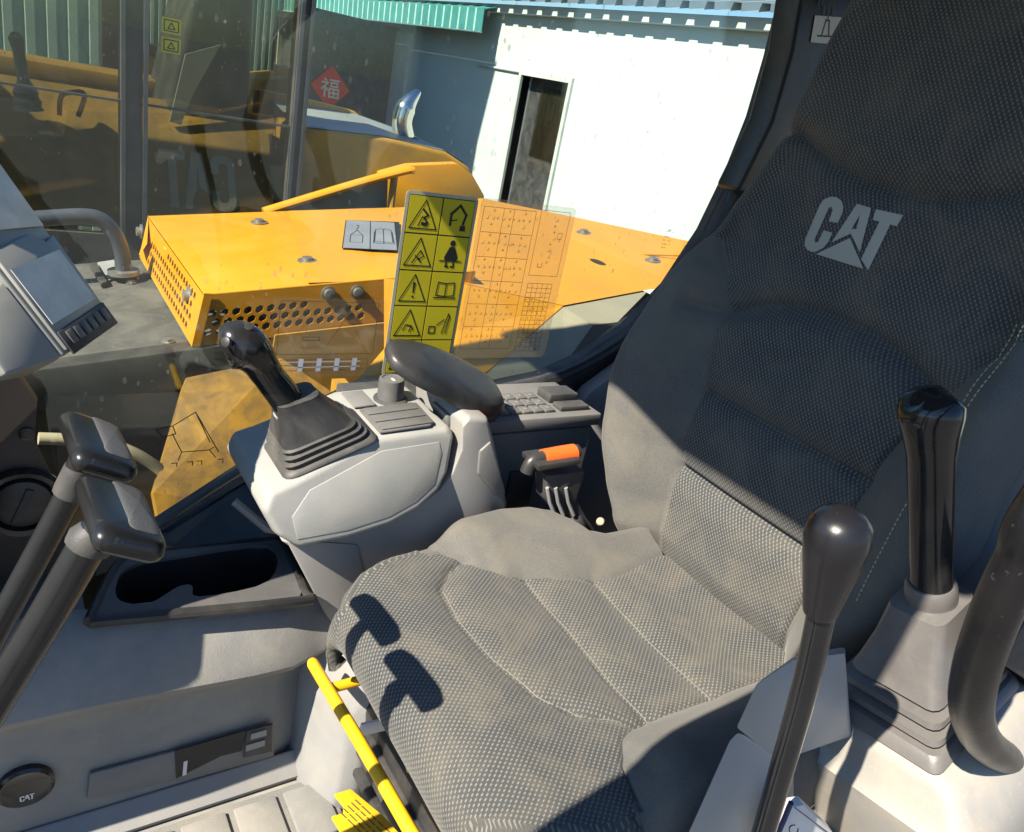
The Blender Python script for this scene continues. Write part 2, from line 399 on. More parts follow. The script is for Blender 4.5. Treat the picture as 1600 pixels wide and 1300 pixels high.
def trim2(b):                                           # outline of the second door further along the wall
    y0, y1 = 3.4, 4.32
    box(b, (XW - .035, y1, GZ), (XW - .002, y1 + .05, 1.32)); box(b, (XW - .035, y0, 1.32), (XW - .002, y1 + .05, 1.37)); box(b, (XW - .035, y0 - .05, GZ), (XW - .002, y0, 1.37))
part('door_frame', 'wtrim', bld, trim2, smooth=0)
part('door', 'white', bld, lambda b: box(b, (XW - .02, 3.4, GZ), (XW - .003, 4.32, 1.32)), smooth=0)
part('conduit', 'wtrim', bld, lambda b: tube(b, [(XW - .02, 7.77, 1.37), (XW - .02, 8.75, 1.37)], .012, 8))
def shop(b):
    box(b, (XW + .2, sy0, GZ), (XW + .24, sy1, sz1))
part('shopfront', 'doord', bld, shop, smooth=0)
for ym in (sy0 + .02, 12.7, 14.1, 15.5, 16.9):
    part('mullion', 'wtrim', bld, lambda b: box(b, (XW + .08, ym - .03, GZ), (XW + .14, ym + .03, sz1)), smooth=0)
def pier(b): box(b, (XW - .05, 10.6, GZ), (XW - .003, 11.55, sz1))
part('pier', 'wtrim', bld, pier, smooth=0)
# corrugated roof: the teeth along the eave are the sheet's own ribs
def roof(b):
    pit = .28; y = -2; rows = []
    while y < 24:
        for dy, dz in ((0, 0), (.17, 0), (.185, .06), (.265, .06), (.28, 0)):
            rows.append((y + dy, dz))
        y += pit
    a = [b.verts.new((XW - .22, yy, EZ - .005 + dz)) for yy, dz in rows]; c = [b.verts.new((XW + 5, yy, EZ + 1.3 + dz)) for yy, dz in rows]
    for i in range(len(rows) - 1): b.faces.new((a[i], a[i + 1], c[i + 1], c[i]))
rf = part('roof', 'roof', bld, roof, smooth=0)
part('fascia', 'white', bld, lambda b: box(b, (XW - .10, -2, EZ - .10), (XW - .005, 24, EZ - .02)), smooth=0)
# awning: striped valance and top, each stripe its own piece
aw = part('awning', 'green', bld, lambda b: prism(b, [(XW - .26, 8.33, 1.93), (XW - .005, 8.33, 2.02), (XW - .005, 18.3, 2.02), (XW - .26, 18.3, 1.93)], (0, 0, -.012)), smooth=0)
y = 8.33; k = 0
while y < 18:
    wv = .16 if k % 2 == 0 else .035
    def val(b, y=y, wv=wv):
        prism(b, [(XW - .262, y, 1.935), (XW - .262, y + wv, 1.935), (XW - .255, y + wv, 1.70), (XW - .255, y + wv / 2, 1.685), (XW - .255, y, 1.70)], (-.008, 0, 0))
    part('awning_stripe', 'green' if k % 2 == 0 else 'greenl', aw, val, smooth=0)
    y += wv; k += 1
part('awning_rail', 'greenl', aw, lambda b: box(b, (XW - .28, 8.33, 1.685), (XW - .25, 18.3, 1.70)), smooth=0)
# red paper diamond pasted on the shopfront
part('glazed_partition', 'doord', bld, lambda b: box(b, (3.55, 11.05, GZ), (XW - .003, 11.10, 1.66)), smooth=0)
fu_o = P(516, 137, 'y', 11.03)
fu = thing('paper_diamond', 'red paper diamond with a pale Chinese character on the dark shopfront', 'paper sign', fu_o)
fu_s = .285
part('sheet', 'red', fu, lambda b: prism(b, [fu_o + Vector(p) * fu_s for p in ((-1, 0, 0), (0, 0, 1), (1, 0, 0), (0, 0, -1))], (0, .006, 0)), smooth=0)
F = Flat(fu_o, (1, 0, 0), (0, 0, 1), (0, -1, 0), .004)
for a in (((-.26, .32), (-.2, .26)), ((-.36, .18), (-.12, .18)), ((-.12, .18), (-.36, -.08)), ((-.23, .04), (-.23, -.36)), ((-.2, -.02), (-.12, -.1)),
          ((-.02, .3), (.36, .3)), ((.02, .2), (.3, .2)), ((.02, .2), (.02, .06)), ((.3, .2), (.3, .06)), ((.02, .06), (.3, .06)),
          ((-.03, -.04), (.36, -.04)), ((-.03, -.04), (-.03, -.36)), ((.36, -.04), (.36, -.36)), ((-.03, -.2), (.36, -.2)), ((-.03, -.36), (.36, -.36)), ((.165, -.04), (.165, -.36))):
    F.line([(p[0] * fu_s * 1.15, p[1] * fu_s * 1.15) for p in a], .05 * fu_s * 1.6)
F.done('character', 'paper', fu)

# tall sheet-metal shed beyond the parked machines; added and sized to shade the workshop below the awning
shx, shy, shz = .9, 7.88, 5.22
shed = thing('shade_shed', 'tall mint green ribbed metal shed added to shade the workshop wall', 'shed', (-1.5, 10, GZ))
for i in range(14):
    def shp(b, i=i):
        x0 = shx - (i + 1) * .45; pr = []
        for j in range(3):
            for dx, dy in ((0, 0), (.06, 0), (.075, -.03), (.135, -.03)): pr.append((x0 + j * .15 + dx, shy + dy))
        pr.append((x0 + .45, shy))
        a = [b.verts.new((x_, y_, GZ)) for x_, y_ in pr]; c = [b.verts.new((x_, y_, shz)) for x_, y_ in pr]
        for q in range(len(pr) - 1): b.faces.new((a[q], a[q + 1], c[q + 1], c[q]))
    part('sheet', 'mint', shed, shp, smooth=0)
part('core', 'mint', shed, lambda b: box(b, (shx - 6.3, shy + .01, GZ), (shx, 12.5, shz)), smooth=0)
part('roof', 'roof', shed, lambda b: box(b, (shx - 6.5, shy - .15, shz), (shx + .02, 12.6, shz + .1)), smooth=0)
# far side of the yard
fen = thing('corrugated_fence', 'tall mint green sheet metal fence behind the parked machines', 'fence', (0, 15.5, GZ))
for i in range(22):
    x0 = -9 + i * .62
    def pan(b, x0=x0):
        pr = []
        for j in range(5):
            for dx, dy in ((0, 0), (.05, 0), (.062, .035), (.112, .035)): pr.append((x0 + j * .124 + dx, 15.5 + dy))
        a = [b.verts.new((x, yy, GZ)) for x, yy in pr]; c = [b.verts.new((x, yy, 3.6)) for x, yy in pr]
        for q in range(len(pr) - 1): b.faces.new((a[q], a[q + 1], c[q + 1], c[q]))
    part('sheet', 'mint', fen, pan, smooth=0)

# ------------------------------------------------------------------ neighbouring excavator, parked on the right
NY = 3.3
nb = thing('excavator', 'yellow excavator parked alongside with tinted cab glass and chrome exhaust stack', 'excavator', (.6, 3.9, GZ))
def nP(px, py, y=NY): return P(px, py, 'y', y)
# house (hood) with a rounded rear shoulder
hp = [(1.10, .3), (1.10, .85), (1.48, .865), (1.80, .842), (1.935, .788), (2.04, .67), (2.06, .3)]
part('hood', 'dyellow', nb, lambda b: prism(b, [(x, NY, z) for x, z in hp], (0, .36, 0)), bevel=.02, seg=3)
lid_n = [Vector((x, NY + .02, z + .003)) for x, z in ((1.10, .85), (1.48, .865), (1.80, .842), (1.92, .796))]
lid_f = [Vector((1.10, NY + .40, .915)), Vector((1.50, NY + .40, .915)), Vector((1.79, NY + .40, .868)), Vector((1.90, NY + .38, .81))]
def lidf(b):
    a = [b.verts.new(p) for p in lid_n]; c = [b.verts.new(p) for p in lid_f]; d = [b.verts.new(p + Vector((0, 0, -.25))) for p in lid_f]
    for q in range(3): b.faces.new((a[q], a[q + 1], c[q + 1], c[q])); b.faces.new((c[q], c[q + 1], d[q + 1], d[q]))
part('hood_lid', 'mgrey', nb, lidf, smooth=40)
part('hood_ridge', 'yellow', nb, lambda b: prism(b, [Vector((1.05, NY + .41, .7)), Vector((1.05, NY + .41, .945)), Vector((1.295, NY + .41, .940)), Vector((1.50, NY + .41, .925)), Vector((1.62, NY + .41, .86)), Vector((1.62, NY + .41, .7))], (0, .10, 0)), bevel=.01)
# exhaust: bent chrome pipe cut at a slant
ex = [nP(632, 215, NY + .25), nP(628, 190, NY + .25), nP(636, 165, NY + .25), nP(655, 142, NY + .25)]
def exh(b):
    p = smoothpath(ex, 6); rad = [.048 - .0 * i for i in range(len(p))]
    for i in range(len(p)):
        t = i / (len(p) - 1)
        if t > .6: rad[i] = lerp(.05, .012, (t - .6) / .4)
    tube(b, p, rad, 18)
part('exhaust_pipe', 'chrome', nb, exh)
part('exhaust_base', 'dark', nb, lambda b: lathe(b, [(.07, 0), (.07, .03), (.052, .035)], nP(632, 217, NY + .25) - Vector((0, 0, .02)), (0, 0, 1)))
lo_b = nP(248, 322, NY + .125); lv_b = Vector((0, .45, .893))
# cab
def ncab(b):
    for x, wd in ((-1.05, .05), (-.36, .06), (.44, .07), (1.06, .06)): box(b, (x, NY - .03, -.35), (x + wd, NY + .05, 1.75))
    for x, wd in ((-1.05, .07), (-.30, .06), (.50, .07), (1.06, .06)): box(b, (x, NY + 1.0, -.35), (x + wd, NY + 1.06, 1.75))
    box(b, (-1.04, NY - .02, 1.70), (1.14, NY + .08, 1.80)); box(b, (-1.04, NY + .97, 1.70), (1.14, NY + 1.05, 1.80)); box(b, (1.0, NY + .08, 1.70), (1.14, NY + .97, 1.80)); box(b, (-1.04, NY + .08, 1.70), (-.95, NY + .97, 1.80)); box(b, (-1.04, NY - .02, -.4), (1.14, NY + 1.05, -.3))
    box(b, (-1.03, NY - .018, -.3), (1.10, NY + .03, .36)); box(b, (-1.03, NY - .022, .845), (1.10, NY - .004, .853))
    box(b, (1.065, NY + .05, -.3), (1.075, NY + 1.0, .78))
part('cab_frame', 'beam', nb, ncab, smooth=0)
for x0, x1 in ((-1.0, -.36), (-.3, .44), (.51, 1.06)):
    part('side_window', 'nglass', nb, lambda b, x0=x0, x1=x1: box(b, (x0, NY, .36), (x1, NY + .006, 1.70)), smooth=0)
part('skylight', 'glass', nb, lambda b: box(b, (-.95, NY + .08, 1.745), (1.0, NY + .97, 1.75)), smooth=0)
part('window_seal', 'rail', nb, lambda b: [box(b, (x, NY - .045, .36), (x + .014, NY - .031, 1.70)) for x in (.438, .512, 1.062, 1.10)], smooth=0)
part('cab_seat', 'dark', nb, lambda b: (prism(b, [(.60, NY + .3, .60), (.72, NY + .3, 1.22), (.80, NY + .3, 1.42), (.98, NY + .3, 1.42), (.99, NY + .3, .55)], (0, .45, 0)), prism(b, [(.1, NY + .3, .42), (.1, NY + .3, .58), (.62, NY + .3, .60), (.62, NY + .3, .42)], (0, .45, 0))), bevel=.04, seg=3)
part('seat_strap', 'lgrey', nb, lambda b: prism(b, [nP(290, 85, NY + .26), nP(345, 70, NY + .26), nP(300, 150, NY + .26), nP(283, 195, NY + .26), nP(265, 190, NY + .26)], (0, .012, 0)), smooth=0)
part('cab_console', 'beam', nb, lambda b: (box(b, (-.9, NY + .55, -.3), (.35, NY + .9, .66)), box(b, (-.34, NY + .1, .36), (.02, NY + .3, .58))), bevel=.03)
part('lever_boot', 'lgrey', nb, lambda b: lathe(b, [(.05, 0), (.042, .015), (.047, .03), (.038, .045), (.042, .06), (.032, .08), (.02, .1), (.019, .2), (.026, .24), (.01, .26)], nP(45, 172, NY + .2), (-.12, 0, 1)))
part('grab_loop', 'rail', nb, lambda b: tube(b, smoothpath([nP(93, 180, NY + .15), nP(95, 152, NY + .15), nP(108, 145, NY + .15), nP(132, 147, NY + .15), nP(122, 182, NY + .15)], 5), .009, 10))
part('reflection_panel', 'brown', nb, lambda b: prism(b, [lo_b + Vector((-1.6, 0, 0)) - lv_b * .1, lo_b + Vector((.50, 0, 0)) - lv_b * .1, lo_b + Vector((.50, 0, 0)) + lv_b * .44, lo_b + Vector((-1.6, 0, 0)) + lv_b * .44], (0, .03, -.01)), smooth=0)  # brown panel stands in for the sunlit boom mirrored in the glass
part('ledge', 'dyellow', nb, lambda b: box(b, (-1.0, NY + .58, .80), (1.04, NY + .9, .90)), bevel=.02)
part('boom_cylinder', 'brown', nb, lambda b: tube(b, [nP(148, 330, NY + .4), nP(146, 200, NY + .4)], .055, 16))
part('boom_bracket', 'dyellow', nb, lambda b: prism(b, [nP(90, 185, NY + .5), nP(190, 205, NY + .5), nP(185, 290, NY + .5), nP(90, 275, NY + .5), nP(108, 235, NY + .5), nP(90, 215, NY + .5)], (0, .05, 0)), smooth=0)
part('undercarriage', 'dark', nb, lambda b: (box(b, (-1.3, NY - .1, GZ), (2.2, NY + .35, GZ + .38)), box(b, (-1.3, NY + 1.2, GZ), (2.2, NY + 1.65, GZ + .38)), box(b, (-.5, NY + .35, GZ + .2), (1.8, NY + 1.2, -.4))), bevel=.08, seg=3)
# mirrored maker's letters and small yellow notices, modelled in place of reflections in the glass
# letters as separate outlines, x to the right, y up, overall 1.0 x .66
LET_C = [(.0, .14), (.01, .07), (.05, .02), (.11, 0), (.22, 0), (.28, .02), (.32, .07), (.33, .14), (.33, .24), (.225, .24), (.225, .13), (.20, .10), (.13, .10), (.105, .13), (.105, .53), (.13, .56), (.20, .56), (.225, .53), (.225, .43), (.33, .43), (.33, .52), (.32, .59), (.28, .64), (.22, .66), (.11, .66), (.05, .64), (.01, .59), (.0, .52)]
LET_A = [(.335, .17), (.435, .66), (.575, .66), (.70, 0), (.60, 0), (.575, .15), (.525, .235), (.508, .50), (.488, .26)]
TRI_A = [(.285, -.02), (.50, .225), (.575, .085), (.59, -.02)]
LET_T = [(.645, .66), (.67, .55), (.775, .55), (.775, 0), (.88, 0), (.88, .55), (1.0, .55), (1.0, .66)]
lo_ = nP(248, 322, NY + .12); lv_ = Vector((0, .45, .893)); ln_ = Vector((0, -.893, .45))
F = Flat(lo_, (1, 0, 0), lv_, ln_, .004)
for L in (LET_C, LET_A, LET_T): F.poly([((1.0 - x) * .30 + .01, y * .36) for x, y in L])
F.done('letters', 'mark', nb)
for zz in (1.065, 1.13):
    nt_ = part('reflected_notice', 'stickery', nb, lambda b, zz=zz: box(b, (.575, NY - .0035, zz - .026), (.64, NY - .0012, zz + .026)), smooth=0)
    F = Flat((.6075, NY - .0035, zz), (1, 0, 0), (0, 0, 1), (0, -1, 0)); F.line([(-.024, -.018), (.024, -.018), (.024, .018), (-.024, .018)], .004, True); F.line([(-.012, -.01), (0, .01), (.012, -.01)], .004, True)
    F.done('print', 'ink', nt_)

# further machines beyond
for i, (x, y, nm, lb) in enumerate(((1.9, 10.5, 'excavator', 'distant yellow machine glimpsed through the tinted cab by the mint fence'), (4.0, 12.3, 'excavator', 'far yellow machine half hidden behind the parked excavator beside the shopfront'))):
    ot = thing(nm, lb, 'excavator', (x, y, GZ))
    part('hood', 'yellow', ot, lambda b: prism(b, [(x - .5, y, -.1), (x - .5, y, .62), (x - .1, y, .72), (x + .5, y, .70), (x + .9, y, .5), (x + .95, y, -.1)], (0, 1.2, 0)), bevel=.06)
    part('lid', 'yellow', ot, lambda b: box(b, (x - .1, y + .1, .68), (x + .4, y + .8, .84)), bevel=.03)
    part('track', 'dark', ot, lambda b: (box(b, (x - 1.2, y - .1, GZ), (x + 1.4, y + .3, GZ + .45)), box(b, (x - .5, y + .1, GZ + .3), (x + .8, y + 1.1, -.1))), bevel=.1)

# ================================================================== our machine, outside the right window
# the deck and covers rise slightly to the rear
def on_deck(px, py, off=0):   # plane through the deck edge
    return PP(px, py, (.059, 1.55, .513 + off), (-.14, 0, 1))
BX = [P(320, 459, 'y', 1.55), P(301, 539, 'y', 1.55)]
deck = thing('side_deck', 'dusty dark walkway deck beside the cab with bolts and black edge beam', 'deck', (.2, 1.9, GZ))
d0, d1, d2 = on_deck(30, 583), on_deck(372, 537), on_deck(195, 395)
e_far = on_deck(120, 408)
bm = B(); prism(bm, [d0 + Vector((-.9, 0, -.126)), d1 + Vector((.25, 0, .035)), Vector((d1.x + .25, 2.21, d1.z + .035)), Vector((e_far.x - 1.0, e_far.y, e_far.z - .14))], (0, 0, -.012))
fin('deck_plate', bm, 'deck', deck, smooth=0)
def beam(b):
    a = d0 + Vector((-.9, -.006, -.122)); c = d1 + Vector((.06, -.006, .0125))
    prism(b, [a, c, c + Vector((0, 0, -.085)), a + Vector((0, 0, -.085))], (0, .05, 0))
part('edge_beam', 'beam', deck, beam, bevel=.006)
def lowwall(b):
    a = d0 + Vector((-.9, .02, -.2)); c = d1 + Vector((.04, .02, -.08))
    prism(b, [a, c, Vector((c.x, c.y, -.6)), Vector((a.x, a.y, -.6))], (0, .03, 0))
part('frame_plate', 'grime', deck, lowwall, smooth=0)
bp_ = [on_deck(x, y, .001) for x, y in ((262, 535), (205, 442), (228, 432), (165, 545))]
for p in bp_[:3]:
    part('bolt', 'steel', deck, lambda b, p=p: (lathe(b, [(.014, 0), (.014, .003), (.009, .0032), (.009, .008), (.003, .0085)], p, (-.14, 0, 1), 6)), smooth=30)
part('hinge_plate', 'beam', deck, lambda b: prism(b, [on_deck(140, 418, .003), on_deck(150, 416, .003), on_deck(168, 447, .003), on_deck(158, 450, .003)], (0, 0, .012)), bevel=.002)
part('corner_plate', 'mgrey', deck, lambda b: prism(b, [on_deck(152, 412, .002), on_deck(198, 405, .002), on_deck(205, 425, .002), on_deck(170, 440, .002)], (0, 0, .004)), smooth=0)

rail = thing('handrail', 'bent grey tube handrail standing on the deck beside the perforated yellow cover', 'handrail', on_deck(193, 425))
rp = [on_deck(193, 428)]
def HR(px, py): return P(px, py, 'y', 2.05)
part('tube', 'rail', rail, lambda b: tube(b, smoothpath([HR(193, 425), HR(190, 395), HR(178, 365), HR(160, 345), HR(135, 338), HR(85, 340), HR(0, 346), HR(-150, 356)], 6), .0185, 16))
part('foot', 'steel', rail, lambda b: lathe(b, [(.036, -.006), (.036, .004), (.02, .005)], HR(193, 424), (-.1, 0, 1), 20))

# ---- perforated yellow cover
cov = thing('perforated_cover', 'bright yellow bolted cover with honeycomb perforated sides beside the cab', 'machine cover', (.6, 1.9, .5))
A0 = P(320, 459, 'y', 1.55); A1 = P(301, 539, 'y', 1.55)
SL = .125
def top(px, py, off=0): return PP(px, py, (A0.x, A0.y, A0.z + off), (-SL, 0, 1))
T_far = top(232, 337); T_lip = top(212, 352, -.03)
ux = Vector((1, 0, SL)).normalized()
far_v = (T_far - A0)
LN = .62
Bk = A0 + ux * LN * 1.0
part('lid', 'yellow', cov, lambda b: prism(b, [A0, A0 + ux * LN, A0 + ux * LN + far_v, A0 + far_v], (0, 0, -.006)), bevel=.003)
dn = (A1 - A0)
# honeycomb plates: every open cell is a ring round a real hole
def honey(b, o, u, v, W, H, pit, hole, solid, nrm, th=.003):
    rows = int(H / (pit * .866)) + 3; cols = int(W / pit) + 3
    u = u.normalized(); v = v.normalized(); nrm = nrm.normalized()
    def pt(x, y, k=0): return o + u * x + v * y + nrm * k
    for r in range(rows):
        for c in range(cols):
            x = (c + (r % 2) * .5) * pit; y = r * pit * .866
            if x - pit > W or y - pit > H: continue
            Rr = pit / math.sqrt(3)
            hx = [(x + Rr * math.cos(R(60 * k + 30)), y + Rr * math.sin(R(60 * k + 30))) for k in range(6)]
            hx = [(min(max(a, 0), W), min(max(q, 0), H)) for a, q in hx]
            vo = [b.verts.new(pt(*p)) for p in hx]
            if solid(x, y):
                try: b.faces.new(vo)
                except ValueError: pass
                continue
            hi = [(x + hole * math.cos(R(60 * k + 30)), y + hole * math.sin(R(60 * k + 30))) for k in range(6)]
            hi = [(min(max(a, 0), W), min(max(q, 0), H)) for a, q in hi]
            vi = [b.verts.new(pt(*p)) for p in hi]; vb = [b.verts.new(pt(*p, th)) for p in hi]
            for k in range(6):
                b.faces.new((vo[k], vo[(k + 1) % 6], vi[(k + 1) % 6], vi[k])); b.faces.new((vi[k], vi[(k + 1) % 6], vb[(k + 1) % 6], vb[k]))
HN = dn.length
def sol_near(x, y): return y < .030 + .010 * math.sin(x * 9) or y > HN - .012 or x < .012 or x > .92 or (.22 < x < .46 and y < .052) or (.36 < x < .44 and y < .1)
part('perforated_panel', 'yellow', cov, lambda b: honey(b, A0 + Vector((0, 0, -.004)), ux, dn, LN, HN, .0235, .0092, sol_near, Vector((0, 1, 0))), smooth=0)
fh = far_v.length
def sol_front(x, y): return y < .022 or y > HN - .016 or x < .06 or x > fh - .1 or (x > fh * .55 and y < .03)
part('perforated_panel', 'yellow', cov, lambda b: honey(b, A0 + Vector((-.0015, 0, -.004)), far_v, dn, fh, HN, .0265, .0100, sol_front, Vector((1, 0, 0))), smooth=0)
part('lip', 'yellow', cov, lambda b: prism(b, [A0 + far_v, A0 + far_v + Vector((-.022, -.12, -.045)), A0 + far_v + dn * .75 + Vector((-.022, -.10, 0)), A0 + far_v + dn * .75], (0, .006, 0)), smooth=0)
part('frame_flange', 'yellow', cov, lambda b: (prism(b, [A0 + Vector((-.002, -.002, .002)), A0 + Vector((-.002, -.002, .002)) + dn, A0 + dn + Vector((.014, -.002, .002)), A0 + Vector((.014, -.002, .002))], (0, -.002, 0))), smooth=0)
part('lower_skirt', 'dyellow', cov, lambda b: prism(b, [P(430, 524, 'y', 1.538), P(660, 498, 'y', 1.538), P(660, 620, 'y', 1.538), P(415, 622, 'y', 1.538)], (0, .006, 0)), smooth=0)
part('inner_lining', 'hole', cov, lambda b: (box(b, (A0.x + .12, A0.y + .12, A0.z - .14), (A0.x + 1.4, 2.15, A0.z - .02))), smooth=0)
for px, py in ((513, 458), (558, 456)):
    p = P(px, py, 'y', 1.548)
    part('bolt', 'steel', cov, lambda b, p=p: lathe(b, [(.016, 0), (.016, .003), (.011, .0035), (.011, .012), (.005, .013)], p, (0, -1, 0), 14))
for px, py in ((297, 462), (222, 362)):
    p = PP(px, py, A0 + Vector((-.003, 0, 0)), (1, 0, 0))
    part('bolt', 'steel', cov, lambda b, p=p: lathe(b, [(.02, 0), (.02, .004), (.012, .0045), (.012, .014), (.005, .015)], p, (-1, 0, 0), 14))
for px, py in ((480, 408), (405, 348), (1020, 408), (912, 364)):
    p = top(px, py, .001)
    part('bolt', 'steel', cov, lambda b, p=p: lathe(b, [(.022, 0), (.022, .003), (.012, .0035), (.012, .010), (.005, .011)], p, (-SL, 0, 1), 14))
# grey two-picture label
lc = [top(534, 388, .007), top(622, 392, .007), top(624, 347, .007), top(540, 344, .007)]
lb = thing('lifting_label', 'small silver label with a hook and an open book on the yellow cover', 'label', tuple((lc[0] + lc[2]) / 2))
part('plate', 'ink', lb, lambda b: prism(b, lc, (0, 0, .0006)), smooth=0)
lu = (lc[1] - lc[0]); lv = (lc[3] - lc[0]); LW, LH = lu.length, lv.length
nn = lu.cross(lv).normalized()
F = Flat(lc[0], lu.normalized(), lv.normalized(), nn, .0010)
g = LW * .02
F.poly([(g, g), (LW / 2 - g / 2, g), (LW / 2 - g / 2, LH - g), (g, LH - g)]); F.poly([(LW / 2 + g / 2, g), (LW - g, g), (LW - g, LH - g), (LW / 2 + g / 2, LH - g)])
F.done('field', 'label', lb)
F = Flat(lc[0], lu.normalized(), lv.normalized(), nn, .0014); t_ = LW * .014
def S2(pts, ox=0): return [((x + ox) * LW, y * LH) for x, y in pts]
F.line(S2([(.13, .2), (.36, .2), (.36, .45), (.13, .45)]), t_, True); F.line(S2([(.14, .46), (.245, .62), (.35, .46)]), t_); F.line(S2([(.245, .62), (.245, .7), (.28, .75), (.26, .82), (.23, .78)]), t_)
F.line(S2([(.58, .25), (.74, .25), (.75, .22), (.76, .25), (.92, .25), (.90, .68), (.78, .72), (.75, .68), (.72, .72), (.60, .68)]), t_, True); F.line(S2([(.75, .25), (.75, .68)]), t_); F.line(S2([(.56, .2), (.94, .2), (.92, .6)]), t_); F.line(S2([(.56, .2), (.58, .6)]), t_)
F.done('print', 'ink', lb)
# sloping yellow guard above the cover with its brown infill
gd = thing('guard_rail', 'sloping yellow guard bar with a brown infill panel behind the perforated cover', 'guard', tuple(top(420, 331)))
gy = 2.42
gp = [P(412, 331, 'y', gy), P(560, 286, 'y', gy), P(636, 266, 'y', gy), P(641, 268, 'y', gy)]
part('bar', 'yellow', gd, lambda b: tube(b, smoothpath(gp, 5), .013, 12, asp=1.5))
part('post', 'brown', gd, lambda b: tube(b, [P(617, 270, 'y', gy), P(610, 330, 'y', gy)], .012, 10))
part('infill', 'tan_shade', gd, lambda b: prism(b, [P(440, 330, 'y', gy + .01), P(606, 276, 'y', gy + .01), P(604, 335, 'y', gy + .01)], (0, .012, 0)), smooth=0)
# rear engine hood of our machine
hd = thing('engine_hood', 'yellow engine hood with a rear part coloured as shade behind the warning sticker', 'machine cover', (2.0, 2.3, .4))
def H(px, py, y): return P(px, py, 'y', y)
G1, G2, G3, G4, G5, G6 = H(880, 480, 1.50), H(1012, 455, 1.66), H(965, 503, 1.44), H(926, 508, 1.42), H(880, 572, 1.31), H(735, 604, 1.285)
def shaded_hood(b):
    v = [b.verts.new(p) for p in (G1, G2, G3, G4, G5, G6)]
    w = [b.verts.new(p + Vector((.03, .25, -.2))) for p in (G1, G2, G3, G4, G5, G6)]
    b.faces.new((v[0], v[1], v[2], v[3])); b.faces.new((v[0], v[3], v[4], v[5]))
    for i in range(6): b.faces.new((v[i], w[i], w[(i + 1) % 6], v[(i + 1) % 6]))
part('shaded_hood', 'tan_shade', hd, shaded_hood, smooth=0)  # tan colour stands for the yellow hood in the cab's shadow
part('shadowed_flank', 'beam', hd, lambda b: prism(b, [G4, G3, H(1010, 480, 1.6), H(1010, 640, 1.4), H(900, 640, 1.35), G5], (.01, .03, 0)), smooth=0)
U1, L2_, L1_ = H(600, 436, 1.55), G6 + Vector((-.002, -.002, .002)), H(528, 629, 1.29)
nr = [H(480, 444, 1.552), H(690, 437, 1.553), H(880, 479, 1.503), H(1012, 454, 1.663), H(1200, 432, 1.80)]
def slope(b):
    v = [b.verts.new(p) for p in (U1, nr[1] + Vector((0, 0, .002)), nr[2] + Vector((0, 0, .002)), L2_, H(640, 602, 1.29), L1_, H(600, 545, 1.40))]
    b.faces.new(v)
part('sloped_panel', 'yellow', hd, slope, smooth=0)
hs = [H(590, 330, 2.9), H(596, 270, 2.9), H(640, 258, 2.9), H(715, 255, 2.9), H(740, 275, 2.9), H(757, 305, 2.9), H(757, 345, 2.9)]
part('shoulder', 'yellow', hd, lambda b: prism(b, hs, (.0, .05, 0)), bevel=.006, seg=2)
fr_ = [H(450, 331, 2.22), H(640, 325, 2.21), H(752, 311, 2.3), H(905, 342, 2.2), H(1200, 404, 2.05)]
def tp(b):
    a = [b.verts.new(p + Vector((0, 0, .003))) for p in nr]; c = [b.verts.new(p + Vector((0, 0, .003))) for p in fr_]
    for q in range(4): b.faces.new((a[q], a[q + 1], c[q + 1], c[q]))
part('top_panel', 'yellow', hd, tp, smooth=40)
part('panel_seam', 'dyellow', hd, lambda b: tube(b, [H(880, 402, 1.95), H(1010, 398, 1.93), H(1080, 400, 1.92)], .003, 6))
# lower body wall seen through the low part of the glass: ochre plate and a pale hose
bw = thing('swing_frame', 'dirty ochre swing frame plate below the deck beside the cab', 'machine frame', (.5, 1.7, GZ))
part('plate', 'ochre', bw, lambda b: prism(b, [P(292, 590, 'y', 1.53), P(440, 560, 'y', 1.53), P(560, 640, 'y', 1.45), P(470, 800, 'y', 1.32), P(255, 850, 'y', 1.32), P(240, 770, 'y', 1.36)], (0, .03, -.02)), smooth=0)
part('rib', 'dyellow', bw, lambda b: (box(b, (.62, 1.44, -.6), (.65, 1.50, .5))), smooth=0)
part('web', 'grime', bw, lambda b: prism(b, [(-.5, 1.62, -.6), (-.5, 1.62, .4), (.42, 1.62, .4), (.42, 1.62, -.6)], (0, .02, 0)), smooth=0)
hose = thing('hose', 'pale hose curving down outside the window beside the travel lever pads', 'hose', tuple(P(300, 770, 'y', 1.4)))
part('tube', 'amber', hose, lambda b: tube(b, smoothpath([P(60, 685, 'y', 1.42), P(120, 688, 'y', 1.42), P(190, 700, 'y', 1.4), P(245, 730, 'y', 1.4), P(285, 770, 'y', 1.4), P(305, 800, 'y', 1.4), P(330, 880, 'y', 1.4)], 6), .011, 12))

